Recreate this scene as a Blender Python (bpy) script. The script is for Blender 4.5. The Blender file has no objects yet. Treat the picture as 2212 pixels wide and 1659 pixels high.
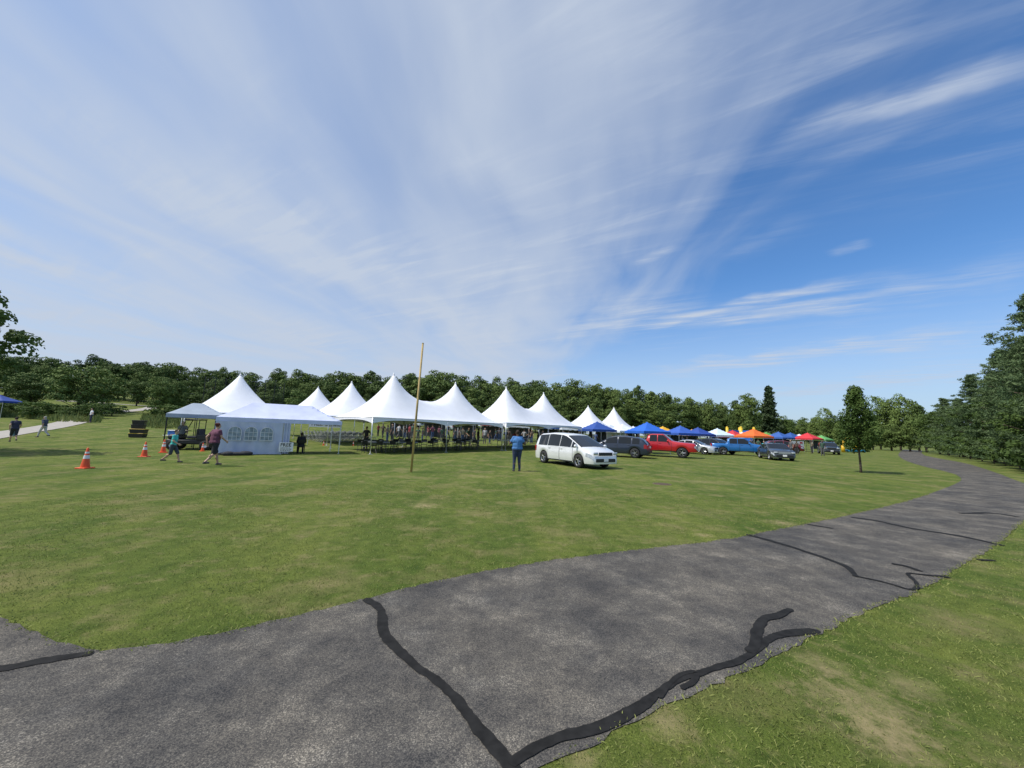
import bpy, bmesh, math, random
import numpy as np
from mathutils import Vector, Matrix
R = math.radians
random.seed(4); rng = np.random.default_rng(7)
S = bpy.context.scene
S.view_settings.view_transform = 'Standard'; S.view_settings.look = 'None'; S.view_settings.exposure = 0
C = S.collection
# ------------------------------------------------------------------ camera
EYE = 1.75; F = 831.0; PITCH = math.atan(102.5/F); ROLL = R(1.8)
cm = bpy.data.cameras.new('camera'); cam = bpy.data.objects.new('camera', cm); C.objects.link(cam)
cm.sensor_width = 36; cm.lens = 36*F/2212; cm.clip_start = .05; cm.clip_end = 5000
CM = Matrix.Rotation(math.pi/2+PITCH, 3, 'X') @ Matrix.Rotation(ROLL, 3, 'Z')
cam.matrix_world = Matrix.Translation((0, 0, EYE)) @ CM.to_4x4()
S.camera = cam
def hgt(x, y):
    yy = min(max(y-28, 0), 125)
    if yy <= 0: return 0.0
    t = x/max(y, 1)
    w = .035*min(max((.55-t)/1.65, 0), 1)**1.3
    return w*yy**1.22
def ray(px, py):
    return CM @ Vector(((px-1106)/F, -(py-829.5)/F, -1))
def G(px, py, lift=0):
    d = ray(px, py); t = 1.0; st = .25
    while t < 400:
        p = d*t
        if EYE+p.z <= hgt(p.x, p.y): break
        t += st
    lo, hi = t-st, t
    for _ in range(20):
        m = (lo+hi)/2; p = d*m
        if EYE+p.z <= hgt(p.x, p.y): hi = m
        else: lo = m
    p = d*hi
    return Vector((p.x, p.y, hgt(p.x, p.y)+lift))
def hor(px): return 932+(px-1106)*math.tan(ROLL)
def P(px, depth):
    d = ray(px, hor(px)); k = depth/d.y
    return Vector((d.x*k, depth, hgt(d.x*k, depth)))
# ------------------------------------------------------------------ materials
def new_mat(name):
    m = bpy.data.materials.new(name); m.use_nodes = True
    nt = m.node_tree; b = nt.nodes['Principled BSDF']
    return m, nt, b
def mat(name, col, rough=.6, metal=0, var=.12, scale=6, bump=0, emis=None, coat=0, spec=.5):
    m, nt, b = new_mat(name)
    tc = nt.nodes.new('ShaderNodeTexCoord'); n = nt.nodes.new('ShaderNodeTexNoise')
    n.inputs['Scale'].default_value = scale; n.inputs['Detail'].default_value = 4
    nt.links.new(tc.outputs['Object'], n.inputs['Vector'])
    r = nt.nodes.new('ShaderNodeValToRGB'); e = r.color_ramp.elements
    e[0].position = .3; e[1].position = .7
    e[0].color = (*[c*(1-var) for c in col], 1); e[1].color = (*[min(c*(1+var), 1) for c in col], 1)
    nt.links.new(n.outputs['Fac'], r.inputs['Fac']); nt.links.new(r.outputs['Color'], b.inputs['Base Color'])
    b.inputs['Roughness'].default_value = rough; b.inputs['Metallic'].default_value = metal; b.inputs['Specular IOR Level'].default_value = spec
    if coat: b.inputs['Coat Weight'].default_value = coat
    if bump:
        bp = nt.nodes.new('ShaderNodeBump'); bp.inputs['Strength'].default_value = bump
        nt.links.new(n.outputs['Fac'], bp.inputs['Height']); nt.links.new(bp.outputs['Normal'], b.inputs['Normal'])
    return m
def leaf_mat(name, c0, c1, sc=.35, trans=.3):
    m, nt, b = new_mat(name)
    g = nt.nodes.new('ShaderNodeNewGeometry'); n = nt.nodes.new('ShaderNodeTexNoise')
    n.inputs['Scale'].default_value = sc; n.inputs['Detail'].default_value = 3
    nt.links.new(g.outputs['Position'], n.inputs['Vector'])
    oi = nt.nodes.new('ShaderNodeObjectInfo')
    ad = nt.nodes.new('ShaderNodeMath'); ad.operation = 'MULTIPLY_ADD'; ad.inputs[1].default_value = .45
    nt.links.new(oi.outputs['Random'], ad.inputs[0])
    n2 = nt.nodes.new('ShaderNodeMath'); n2.operation = 'MULTIPLY_ADD'; n2.inputs[1].default_value = .35
    nt.links.new(g.outputs['Random Per Island'], n2.inputs[0]); nt.links.new(n.outputs['Fac'], n2.inputs[2])
    nt.links.new(n2.outputs[0], ad.inputs[2])
    r = nt.nodes.new('ShaderNodeValToRGB'); e = r.color_ramp.elements
    e[0].position = .45; e[1].position = 1.0
    e[0].color = (*c0, 1); e[1].color = (*c1, 1)
    nt.links.new(ad.outputs[0], r.inputs['Fac']); nt.links.new(r.outputs['Color'], b.inputs['Base Color'])
    b.inputs['Roughness'].default_value = .75; b.inputs['Specular IOR Level'].default_value = .25
    if trans:
        tr = nt.nodes.new('ShaderNodeBsdfTranslucent'); mx = nt.nodes.new('ShaderNodeMixShader'); mx.inputs[0].default_value = trans
        nt.links.new(r.outputs['Color'], tr.inputs['Color'])
        nt.links.new(b.outputs[0], mx.inputs[1]); nt.links.new(tr.outputs[0], mx.inputs[2])
        nt.links.new(mx.outputs[0], nt.nodes['Material Output'].inputs['Surface'])
    return m
_mc = {}
def paint(col, kind='cloth'):
    k = (tuple(col), kind)
    if k not in _mc:
        if kind == 'cloth': _mc[k] = mat('cloth', col, .85, 0, .18, 12, .15)
        elif kind == 'car': _mc[k] = mat('car_paint', col, .28, .15, .04, 2, 0, None, .8)
        elif kind == 'metal': _mc[k] = mat('metal', col, .4, .7, .1, 5)
        elif kind == 'plastic': _mc[k] = mat('plastic', col, .45, 0, .08, 6)
        elif kind == 'canopy': _mc[k] = mat('canopy_cloth', col, .7, 0, .1, 1.5, .15)
    return _mc[k]
M_TENT = mat('tent_vinyl', (.78, .79, .83), .5, 0, .04, 1.2, .12)
M_WALL = mat('tent_wall_cloth', (.52, .56, .70), .7, 0, .07, 2.5, .3)  # white cloth darkened and blued, so its shade sits in the base colour
M_POLE = paint((.6, .61, .62), 'metal')
M_BLACK = paint((.02, .02, .022), 'plastic')
M_TYRE = mat('rubber', (.022, .022, .024), .8)
M_RIM = mat('alloy', (.5, .51, .53), .3, .85, .05)
M_GLASS = mat('car_glass', (.012, .015, .018), .05, 0, .05); 
M_BARK = mat('bark', (.09, .065, .045), .9, 0, .35, 8, .6)
M_SKIN = mat('skin', (.48, .29, .2), .55, 0, .06); M_SKIN2 = mat('brown_skin', (.13, .07, .045), .55, 0, .06)
# ------------------------------------------------------------------ mesh builder
def link(name, me, parent=None):
    o = bpy.data.objects.new(name, me); C.objects.link(o)
    if parent is not None: o.parent = parent
    return o
class MB:
    def __init__(s): s.v = []; s.f = []
    def add(s, vs, fs):
        b = len(s.v); s.v += [tuple(v) for v in vs]; s.f += [tuple(i+b for i in f) for f in fs]; return s
    def box(s, c, d, rz=0, ch=0):
        x, y, z = [k/2 for k in d]; co, si = math.cos(rz), math.sin(rz)
        if not ch:
            vs = [(i*x, j*y, k*z) for i in (-1, 1) for j in (-1, 1) for k in (-1, 1)]
            fs = [(0, 1, 3, 2), (4, 6, 7, 5), (0, 4, 5, 1), (2, 3, 7, 6), (0, 2, 6, 4), (1, 5, 7, 3)]
        else:
            vs = []
            ring = [(-x+ch, -y), (x-ch, -y), (x, -y+ch), (x, y-ch), (x-ch, y), (-x+ch, y), (-x, y-ch), (-x, -y+ch)]
            k2 = lambda p: (p[0]*(1-ch/x*.8), p[1]*(1-ch/y*.8))
            for q, zz in ((1, -z), (0, -z+ch), (0, z-ch), (1, z)):
                for p in ring:
                    a = k2(p) if q else p; vs.append((a[0], a[1], zz))
            fs = [(i+8*l, (i+1) % 8+8*l, (i+1) % 8+8*l+8, i+8*l+8) for l in range(3) for i in range(8)]
            fs += [tuple(range(7, -1, -1)), tuple(range(24, 32))]
        s.add([(c[0]+a*co-b*si, c[1]+a*si+b*co, c[2]+k) for a, b, k in vs], fs); return s
    def tube(s, p0, p1, r0, r1=None, n=8, cap=True):
        r1 = r0 if r1 is None else r1
        p0, p1 = Vector(p0), Vector(p1); d = (p1-p0).normalized()
        a = d.orthogonal().normalized(); b = d.cross(a); vs = []
        for p, r in ((p0, r0), (p1, r1)):
            for i in range(n):
                t = 2*math.pi*i/n; vs.append(p+(a*math.cos(t)+b*math.sin(t))*r)
        fs = [(i, (i+1) % n, n+(i+1) % n, n+i) for i in range(n)]
        if cap: fs += [tuple(range(n-1, -1, -1)), tuple(range(n, 2*n))]
        s.add(vs, fs); return s
    def ball(s, c, r, n=10, m=7):
        if not hasattr(r, '__len__'): r = (r, r, r)
        vs = [(c[0], c[1], c[2]-r[2])]
        for j in range(1, m):
            ph = math.pi*j/m-math.pi/2
            for i in range(n):
                t = 2*math.pi*i/n; vs.append((c[0]+r[0]*math.cos(ph)*math.cos(t), c[1]+r[1]*math.cos(ph)*math.sin(t), c[2]+r[2]*math.sin(ph)))
        vs.append((c[0], c[1], c[2]+r[2])); N = len(vs)-1
        fs = [(0, 1+(i+1) % n, 1+i) for i in range(n)]
        for j in range(m-2):
            for i in range(n):
                a = 1+j*n+i; b = 1+j*n+(i+1) % n; fs.append((a, b, b+n, a+n))
        fs += [(1+(m-2)*n+i, 1+(m-2)*n+(i+1) % n, N) for i in range(n)]
        s.add(vs, fs); return s
    def cap(s, p0, p1, r0, r1):
        s.tube(p0, p1, r0, r1, 10); s.ball(p0, r0); s.ball(p1, r1); return s
    def grid(s, fn, nu, nv):
        vs = [fn(i/nu, j/nv) for i in range(nu+1) for j in range(nv+1)]
        fs = [(i*(nv+1)+j, (i+1)*(nv+1)+j, (i+1)*(nv+1)+j+1, i*(nv+1)+j+1) for i in range(nu) for j in range(nv)]
        s.add(vs, fs); return s
    def lathe(s, prof, c, axis='Y', n=20):
        vs = []
        for r, a in prof:
            for i in range(n):
                t = 2*math.pi*i/n
                if axis == 'Y': vs.append((c[0]+r*math.cos(t), c[1]+a, c[2]+r*math.sin(t)))
                else: vs.append((c[0]+r*math.cos(t), c[1]+r*math.sin(t), c[2]+a))
        fs = [(j*n+i, j*n+(i+1) % n, (j+1)*n+(i+1) % n, (j+1)*n+i) for j in range(len(prof)-1) for i in range(n)]
        s.add(vs, fs); return s
    def mesh(s, name, m, smooth=False):
        me = bpy.data.meshes.new(name); me.from_pydata(s.v, [], s.f); me.materials.append(m)
        if smooth: me.shade_smooth()
        bm = bmesh.new(); bm.from_mesh(me); bmesh.ops.recalc_face_normals(bm, faces=bm.faces); bm.to_mesh(me); bm.free()
        return me
    def build(s, name, m, parent=None, smooth=False):
        return link(name, s.mesh(name, m, smooth), parent)
def tag(o, label=None, cat=None, group=None, kind=None):
    if label: o['label'] = label
    if cat: o['category'] = cat
    if group: o['group'] = group
    if kind: o['kind'] = kind
    return o
def thing(name, label, cat, loc=(0, 0, 0), rz=0, group=None):
    o = bpy.data.objects.new(name, None); o.empty_display_size = .2; C.objects.link(o)
    o.location = loc; o.rotation_euler = (0, 0, rz)
    return tag(o, label, cat, group)
def copy_tree(o, parent=None):
    c = o.copy(); C.objects.link(c); c.parent = parent
    for ch in [q for q in list(C.objects) if q.parent == o]: copy_tree(ch, c)
    return c
def np_mesh(name, verts, nper, m, parent=None):
    n = len(verts)//nper
    me = bpy.data.meshes.new(name); me.vertices.add(len(verts)); me.vertices.foreach_set('co', verts.astype(np.float32).ravel())
    me.loops.add(n*nper); me.loops.foreach_set('vertex_index', np.arange(n*nper, dtype=np.int32))
    me.polygons.add(n); me.polygons.foreach_set('loop_start', np.arange(0, n*nper, nper, dtype=np.int32))
    me.polygons.foreach_set('loop_total', np.full(n, nper, dtype=np.int32)); me.update(calc_edges=True); me.materials.append(m)
    return me
# ------------------------------------------------------------------ light and sky
SUNV = Vector((-.52, -.16, .84)).normalized()
sl = bpy.data.lights.new('sun', 'SUN'); sl.energy = 4.2; sl.angle = R(.5); sl.color = (1, .96, .89)
so = bpy.data.objects.new('sun', sl); C.objects.link(so); so.rotation_euler = SUNV.to_track_quat('Z', 'Y').to_euler()
W = bpy.data.worlds.new('World'); S.world = W; W.use_nodes = True; nt = W.node_tree; nt.nodes.clear()
def N(t, **k):
    n = nt.nodes.new(t)
    for a, b in k.items(): setattr(n, a, b)
    return n
def MA(op, a, b=None, c=None):
    n = N('ShaderNodeMath', operation=op)
    for i, v in enumerate((a, b, c)):
        if v is None: continue
        if isinstance(v, (int, float)): n.inputs[i].default_value = v
        else: nt.links.new(v, n.inputs[i])
    return n.outputs[0]
def SM(v, a, b, lo=0., hi=1.):
    n = N('ShaderNodeMapRange', interpolation_type='SMOOTHSTEP')
    nt.links.new(v, n.inputs[0])
    for i, q in enumerate((a, b, lo, hi)): n.inputs[i+1].default_value = q
    return n.outputs[0]
sky = N('ShaderNodeTexSky', sky_type='NISHITA', sun_disc=False, sun_elevation=math.asin(SUNV.z), sun_rotation=math.atan2(SUNV.x, SUNV.y))
sky.air_density = 1.0; sky.dust_density = .6; sky.ozone_density = 2.2
tc = N('ShaderNodeTexCoord'); sp = N('ShaderNodeSeparateXYZ'); nt.links.new(tc.outputs['Generated'], sp.inputs[0])
zz = MA('MAXIMUM', sp.outputs[2], .025); zz = MA('ADD', zz, .03)
u = MA('DIVIDE', sp.outputs[0], zz); v = MA('DIVIDE', sp.outputs[1], zz)
def noise(uu, vv, su, sv, det=5, rough=.55, dist=0, off=0):
    cb = N('ShaderNodeCombineXYZ'); nt.links.new(MA('MULTIPLY', uu, su), cb.inputs[0]); nt.links.new(MA('MULTIPLY', vv, sv), cb.inputs[1]); cb.inputs[2].default_value = off
    n = N('ShaderNodeTexNoise'); n.inputs['Scale'].default_value = 1; n.inputs['Detail'].default_value = det; n.inputs['Roughness'].default_value = rough; n.inputs['Distortion'].default_value = dist
    nt.links.new(cb.outputs[0], n.inputs['Vector']); return n.outputs['Fac']
warp = MA('MULTIPLY', MA('SUBTRACT', noise(u, v, .7, .45, 2, .5, 0, 3), .5), .9)
u2 = MA('ADD', MA('ADD', u, warp), MA('MULTIPLY', v, -.06))
soft = noise(u2, v, 1.3, .5, 3, .5, .3, 1)
strk = noise(u2, v, 2.4, .65, 5, .5, .4, 2)
fine = noise(u2, v, 6, 1.6, 5, .55, .6, 5)
edge = SM(MA('ADD', u, MA('MULTIPLY', MA('SUBTRACT', strk, .5), 1.9)), -.1, 1.2, 1, 0)
s1 = SM(strk, .28, .72); s2 = SM(fine, .35, .75)
veil = MA('MULTIPLY', edge, MA('ADD', .50, MA('ADD', MA('MULTIPLY', SM(soft, .3, .65), .30), MA('MULTIPLY', MA('MULTIPLY', s1, MA('ADD', .65, MA('MULTIPLY', s2, .35))), .26))))
def uvp(px, py):
    d = ray(px, py).normalized(); z = max(d.z, .025)+.03; return d.x/z, d.y/z
wispn = noise(MA('ADD', MA('MULTIPLY', u, .5), MA('MULTIPLY', v, .86)), MA('ADD', MA('MULTIPLY', u, .86), MA('MULTIPLY', v, -.5)), 9, 1.6, 6, .6, .5, 8)
wob = MA('SUBTRACT', noise(u, v, 2.2, 2.2, 4, .55, 0, 14), .5)
tot = veil
for (a, b, w, s_) in [((1680, 285), (2300, 110), .075, .7), ((1360, 712), (1900, 598), .14, .85), ((1400, 810), (2230, 700), .42, .8), ((1375, 575), (1470, 533), .05, .6), ((1785, 548), (1880, 520), .07, .45), ((1600, 250), (1990, 50), .10, .26), ((1480, 700), (1960, 645), .20, .65), ((1700, 400), (2100, 200), .10, .18), ((1900, 640), (2260, 560), .3, .35), ((1560, 560), (1750, 470), .12, .2), ((1150, 740), (1500, 640), .3, .55), ((1600, 860), (2230, 790), .7, .6)]:
    (u0, v0), (u1, v1) = uvp(*a), uvp(*b); L_ = math.hypot(u1-u0, v1-v0); du, dv_ = (u1-u0)/L_, (v1-v0)/L_
    t_ = MA('ADD', MA('MULTIPLY', MA('SUBTRACT', u, u0), du/L_), MA('MULTIPLY', MA('SUBTRACT', v, v0), dv_/L_))
    d_ = MA('ABSOLUTE', MA('ADD', MA('ADD', MA('MULTIPLY', MA('SUBTRACT', u, u0), -dv_), MA('MULTIPLY', MA('SUBTRACT', v, v0), du)), MA('MULTIPLY', wob, w*3.2)))
    k = MA('MULTIPLY', SM(d_, 0, w*1.25, 1, 0), MA('MULTIPLY', SM(t_, -.08, .3), SM(t_, .7, 1.1, 1, 0)))
    k = MA('MULTIPLY', k, MA('MULTIPLY', SM(wispn, .22, .68), s_))
    tot = MA('ADD', tot, MA('MULTIPLY', k, MA('SUBTRACT', 1, tot)))
gen = MA('MULTIPLY', MA('MULTIPLY', SM(wispn, .4, .8), SM(noise(u, v, .8, .8, 3, .5, 0, 21), .38, .68)), .3)
tot = MA('MINIMUM', MA('ADD', tot, gen), .96)
haze = SM(sp.outputs[2], .0, .36, .72, 0.)
tot = MA('MINIMUM', MA('ADD', tot, MA('MULTIPLY', haze, MA('SUBTRACT', 1, tot))), .97)
tint = N('ShaderNodeMix', data_type='RGBA', blend_type='MULTIPLY'); tint.inputs[0].default_value = 1
nt.links.new(sky.outputs[0], tint.inputs[6]); tint.inputs[7].default_value = (.082, .126, .166, 1)
mx = N('ShaderNodeMix', data_type='RGBA'); nt.links.new(tot, mx.inputs[0]); nt.links.new(tint.outputs[2], mx.inputs[6]); mx.inputs[7].default_value = (.545, .62, .745, 1)
bg = N('ShaderNodeBackground'); bg.inputs[1].default_value = 1; nt.links.new(mx.outputs[2], bg.inputs[0])
wo = N('ShaderNodeOutputWorld'); nt.links.new(bg.outputs[0], wo.inputs[0])
# ------------------------------------------------------------------ ground
def grass_material():
    m, t, b = new_mat('lawn')
    L = t.links.new
    def nn(sc, det=4, st=None, rough=.6):
        g = t.nodes.new('ShaderNodeNewGeometry'); n = t.nodes.new('ShaderNodeTexNoise'); n.inputs['Scale'].default_value = sc; n.inputs['Detail'].default_value = det; n.inputs['Roughness'].default_value = rough
        if st:
            mp = t.nodes.new('ShaderNodeMapping'); mp.inputs['Scale'].default_value = st[0]; mp.inputs['Rotation'].default_value = (0, 0, st[1])
            L(g.outputs['Position'], mp.inputs[0]); L(mp.outputs[0], n.inputs['Vector'])
        else: L(g.outputs['Position'], n.inputs['Vector'])
        return n.outputs['Fac']
    def ramp(f, a, b_, c0, c1):
        r = t.nodes.new('ShaderNodeValToRGB'); e = r.color_ramp.elements; e[0].position = a; e[1].position = b_; e[0].color = (*c0, 1); e[1].color = (*c1, 1); L(f, r.inputs[0]); return r.outputs[0]
    def mix(f, a, c, mode='MIX'):
        x = t.nodes.new('ShaderNodeMix'); x.data_type = 'RGBA'; x.blend_type = mode
        if isinstance(f, float): x.inputs[0].default_value = f
        else: L(f, x.inputs[0])
        L(a, x.inputs[6]); L(c, x.inputs[7]) if not isinstance(c, tuple) else setattr(x.inputs[7], 'default_value', (*c, 1)); return x.outputs[2]
    base = ramp(nn(.45, 6), .3, .7, (.080, .124, .025), (.145, .178, .042))
    stripe = ramp(nn(1, 3, ((.9, .07, 1), R(-58))), .4, .62, (.80, .86, .80), (1.14, 1.07, 1.1))
    c = mix(1., base, stripe, 'MULTIPLY')
    mid = ramp(nn(5, 5, None, .7), .3, .72, (.62, .67, .62), (1.3, 1.24, 1.22)); c = mix(1., c, mid, 'MULTIPLY')
    fi = ramp(nn(80, 5, None, .75), .3, .7, (.5, .55, .5), (1.45, 1.4, 1.35)); c = mix(1., c, fi, 'MULTIPLY')
    dry = ramp(nn(.8, 6, None, .65), .49, .68, (0, 0, 0), (.62, .62, .62)); c = mix(dry, c, (.25, .21, .095))
    dry2 = ramp(nn(3.2, 7, None, .72), .54, .70, (0, 0, 0), (.5, .5, .5)); c = mix(dry2, c, (.27, .225, .11))
    for (x, y, r, k) in [(p.x, p.y, r, k) for p, r, k in ((G(1870, 1530), .32, .75), (G(1930, 1600), .2, .6), (G(1780, 1440), .18, .55), (G(918, 1092), .32, .8), (G(1440, 1560), .15, .7), (G(1520, 1156), .16, .7), (G(1690, 1130), .3, .75), (G(1960, 1480), .2, .5), (G(1250, 1640), .12, .6), (G(1040, 1030), .4, .4), (G(1500, 1040), .5, .4))]:
        g = t.nodes.new('ShaderNodeNewGeometry'); vm = t.nodes.new('ShaderNodeVectorMath'); vm.operation = 'DISTANCE'; vm.inputs[1].default_value = (x, y, 0)
        L(g.outputs['Position'], vm.inputs[0]); a = t.nodes.new('ShaderNodeMath'); a.operation = 'MULTIPLY_ADD'; L(nn(9, 7, None, .75), a.inputs[0]); a.inputs[1].default_value = r*4; L(vm.outputs['Value'], a.inputs[2])
        mr = t.nodes.new('ShaderNodeMapRange'); L(a.outputs[0], mr.inputs[0]); mr.inputs[1].default_value = r*1.8; mr.inputs[2].default_value = r*3.3; mr.inputs[3].default_value = k; mr.inputs[4].default_value = 0
        c = mix(mr.outputs[0], c, (.38, .30, .16))
    L(c, b.inputs['Base Color']); b.inputs['Roughness'].default_value = .9; b.inputs['Specular IOR Level'].default_value = .1
    bp = t.nodes.new('ShaderNodeBump'); bp.inputs['Strength'].default_value = .8; bp.inputs['Distance'].default_value = .03; L(nn(45, 5, None, .75), bp.inputs['Height']); L(bp.outputs[0], b.inputs['Normal'])
    return m
M_GRASS = grass_material()
xs = np.concatenate([[-2500, -1200, -700, -450, -330], np.arange(-260, 262, 2.), [330, 450, 700, 1200, 2500]])
ys = np.concatenate([[-1200, -300, -60, -10], np.arange(0, 202, 2.), [230, 280, 380, 600, 1200, 3000]])
vs = [(x, y, hgt(x, y)) for x in xs for y in ys]; ny = len(ys)
fs = [(i*ny+j, (i+1)*ny+j, (i+1)*ny+j+1, i*ny+j+1) for i in range(len(xs)-1) for j in range(ny-1)]
g = MB(); g.v = vs; g.f = fs; tag(g.build('ground', M_GRASS, None, True), kind='structure')
# ------------------------------------------------------------------ asphalt path
def asphalt_material():
    m, t, b = new_mat('asphalt'); L = t.links.new
    g = t.nodes.new('ShaderNodeNewGeometry')
    def nn(sc, det, ro=.6):
        n = t.nodes.new('ShaderNodeTexNoise'); n.inputs['Scale'].default_value = sc; n.inputs['Detail'].default_value = det; n.inputs['Roughness'].default_value = ro; L(g.outputs['Position'], n.inputs['Vector']); return n.outputs['Fac']
    vo = t.nodes.new('ShaderNodeTexVoronoi'); vo.inputs['Scale'].default_value = 165; L(g.outputs['Position'], vo.inputs['Vector'])
    sep = t.nodes.new('ShaderNodeSeparateColor'); L(vo.outputs['Color'], sep.inputs[0])
    add = t.nodes.new('ShaderNodeMath'); add.operation = 'MULTIPLY_ADD'; L(nn(1.6, 9, .76), add.inputs[0]); add.inputs[1].default_value = 2.4; L(sep.outputs[0], add.inputs[2])
    h = t.nodes.new('ShaderNodeMath'); h.operation = 'MULTIPLY_ADD'; L(add.outputs[0], h.inputs[0]); h.inputs[1].default_value = .44; h.inputs[2].default_value = -.13
    r = t.nodes.new('ShaderNodeValToRGB'); e = r.color_ramp.elements
    e[0].position = .32; e[0].color = (.044, .044, .046, 1); e[1].position = .96; e[1].color = (.37, .34, .285, 1)
    for p, c in ((.48, (.075, .072, .069)), (.62, (.112, .105, .096)), (.80, (.175, .162, .140))):
        q = e.new(p); q.color = (*c, 1)
    L(h.outputs[0], r.inputs[0])
    r2 = t.nodes.new('ShaderNodeValToRGB'); e = r2.color_ramp.elements; e[0].position = .38; e[1].position = .60; e[0].color = (.66, .67, .70, 1); e[1].color = (1.07, 1.03, .97, 1); L(nn(.5, 9, .78), r2.inputs[0])
    x = t.nodes.new('ShaderNodeMix'); x.data_type = 'RGBA'; x.blend_type = 'MULTIPLY'; x.inputs[0].default_value = 1; L(r.outputs[0], x.inputs[6]); L(r2.outputs[0], x.inputs[7])
    L(x.outputs[2], b.inputs['Base Color']); b.inputs['Roughness'].default_value = .9; b.inputs['Specular IOR Level'].default_value = .12
    bp = t.nodes.new('ShaderNodeBump'); bp.inputs['Strength'].default_value = .5; bp.inputs['Distance'].default_value = .006; L(sep.outputs[0], bp.inputs['Height']); L(bp.outputs[0], b.inputs['Normal'])
    return m
def jag(pts, amp=.03, step=.12, seed=1):
    rr = random.Random(seed); out = []
    for a, b in zip(pts[:-1], pts[1:]):
        n = max(1, int(min((b-a).length/step, 60)))
        for i in range(n):
            q = a.lerp(b, i/n); out.append(Vector((q.x+rr.uniform(-amp, amp), q.y+rr.uniform(-amp, amp), 0)))
    out.append(pts[-1]); return out
def smooth(pts, it=2):
    for _ in range(it):
        o = [pts[0]]
        for a, b in zip(pts[:-1], pts[1:]): o += [a.lerp(b, .25), a.lerp(b, .75)]
        pts = o+[pts[-1]]
    return pts
up = [(-500, 1235), (-200, 1285), (0, 1335), (60, 1362), (140, 1392), (205, 1409)]
up2 = [(205, 1409), (260, 1402), (400, 1385), (600, 1340), (780, 1297), (1000, 1240), (1300, 1195), (1560, 1168), (1700, 1140), (1850, 1110), (1980, 1077), (2055, 1050), (2082, 1036), (2060, 1022), (1990, 1007), (1948, 992), (1938, 981), (1952, 971)]
dn = [(1992, 973), (1990, 982), (2025, 990), (2085, 1000), (2150, 1020), (2212, 1045), (2290, 1066), (2310, 1085), (2250, 1105), (2208, 1128), (2150, 1182), (2060, 1232), (1990, 1278), (1870, 1320), (1750, 1382), (1650, 1432), (1500, 1502), (1300, 1600), (1165, 1659)]
A = jag([G(*p) for p in up], .02, .1, 1)[:-1]+jag(smooth([G(*p) for p in up2], 1), .022, .08, 2)
B = jag(smooth([G(*p) for p in dn], 1), .022, .08, 3)
last = B[-1]; ext = last+(B[-1]-B[-40]).normalized()*1.2
poly = A+B+[Vector((ext.x, ext.y, 0)), Vector((-1.2, -1.6, 0)), Vector((-12, -2.5, 0)), Vector((A[0].x-2, A[0].y-3, 0))]
pa = MB(); pa.v = [(p.x, p.y, .006) for p in poly]; pa.f = [tuple(range(len(poly)))]
po = pa.build('path', asphalt_material()); tag(po, kind='structure')
bm = bmesh.new(); bm.from_mesh(po.data); bmesh.ops.triangulate(bm, faces=bm.faces, ngon_method='EAR_CLIP'); bm.to_mesh(po.data); bm.free()
for pl in po.data.polygons:
    if pl.normal.z < 0: pl.flip()
PX = np.array([p.x for p in poly]); PY = np.array([p.y for p in poly])
def in_poly(x, y, PX=PX, PY=PY):
    ins = np.zeros(len(x), bool); j = len(PX)-1
    for i in range(len(PX)):
        c = ((PY[i] > y) != (PY[j] > y)); 
        with np.errstate(divide='ignore', invalid='ignore'):
            xx = (PX[j]-PX[i])*(y-PY[i])/(PY[j]-PY[i]+1e-12)+PX[i]
        ins ^= c & (x < xx); j = i
    return ins
# crack sealant
M_TAR = mat('tar', (.018, .0175, .017), .85, 0, .35, 14, .5, None, 0, .15)
def seal(pts, w0, w1, seed, z=.011, wig_=.25):
    rr = random.Random(seed)
    p = smooth([G(*q) for q in pts], 2); q = [p[0]]
    for a, b in zip(p[:-1], p[1:]):
        n = max(1, int((b-a).length/.025))
        q += [a.lerp(b, (i+1)/n) for i in range(n)]
    m = MB(); n = len(q)
    L_, R_ = [], []
    wl = wr = 1.; ph = seed
    for i in range(n):
        d = (q[min(i+1, n-1)]-q[max(i-1, 0)]); d.z = 0; d.normalize(); nrm = Vector((-d.y, d.x, 0))
        w = w0+(w1-w0)*i/n; wl += rr.uniform(-.16, .16); wr += rr.uniform(-.16, .16); wl = min(max(wl, .55), 1.5); wr = min(max(wr, .55), 1.5)
        e = .25 if i in (0, n-1) else 1; ph += rr.uniform(0, .25)
        wig = nrm*w*wig_*math.sin(ph)
        L_.append(q[i]+wig+nrm*w*wl*.5*e); R_.append(q[i]+wig-nrm*w*wr*.5*e)
    m.v = [(a.x, a.y, z) for a in L_]+[(a.x, a.y, z) for a in R_]
    m.f = [(i, i+1, n+i+1, n+i) for i in range(n-1)]
    o = m.build('road_crack_seal', M_TAR); tag(o, kind='structure')
    for pl in o.data.polygons:
        if pl.normal.z < 0: pl.flip()
seal([(785, 1296), (822, 1320), (842, 1375), (880, 1425), (945, 1478), (1005, 1545), (1060, 1600), (1105, 1640), (1130, 1680)], .09, .08, 1, .011, .3)
seal([(1105, 1660), (1150, 1625), (1215, 1592), (1320, 1558), (1420, 1510), (1465, 1480), (1560, 1440), (1610, 1412), (1660, 1388), (1765, 1363)], .055, .085, 2, .013, .4)
seal([(1425, 1512), (1440, 1478), (1470, 1455), (1510, 1452), (1500, 1478), (1470, 1490)], .035, .03, 3, .015)
seal([(1612, 1410), (1632, 1385), (1640, 1360), (1655, 1338), (1690, 1335), (1715, 1320)], .10, .07, 4, .015)
seal([(1615, 1155), (1700, 1180), (1820, 1217), (1850, 1248)], .11, .05, 5)
seal([(1838, 1118), (1905, 1128), (1985, 1146), (2080, 1160), (2175, 1180)], .13, .12, 6)
seal([(1840, 1245), (1905, 1258), (1982, 1282), (1975, 1255), (1955, 1238), (2000, 1245), (2055, 1250)], .055, .08, 7, .014)
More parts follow.
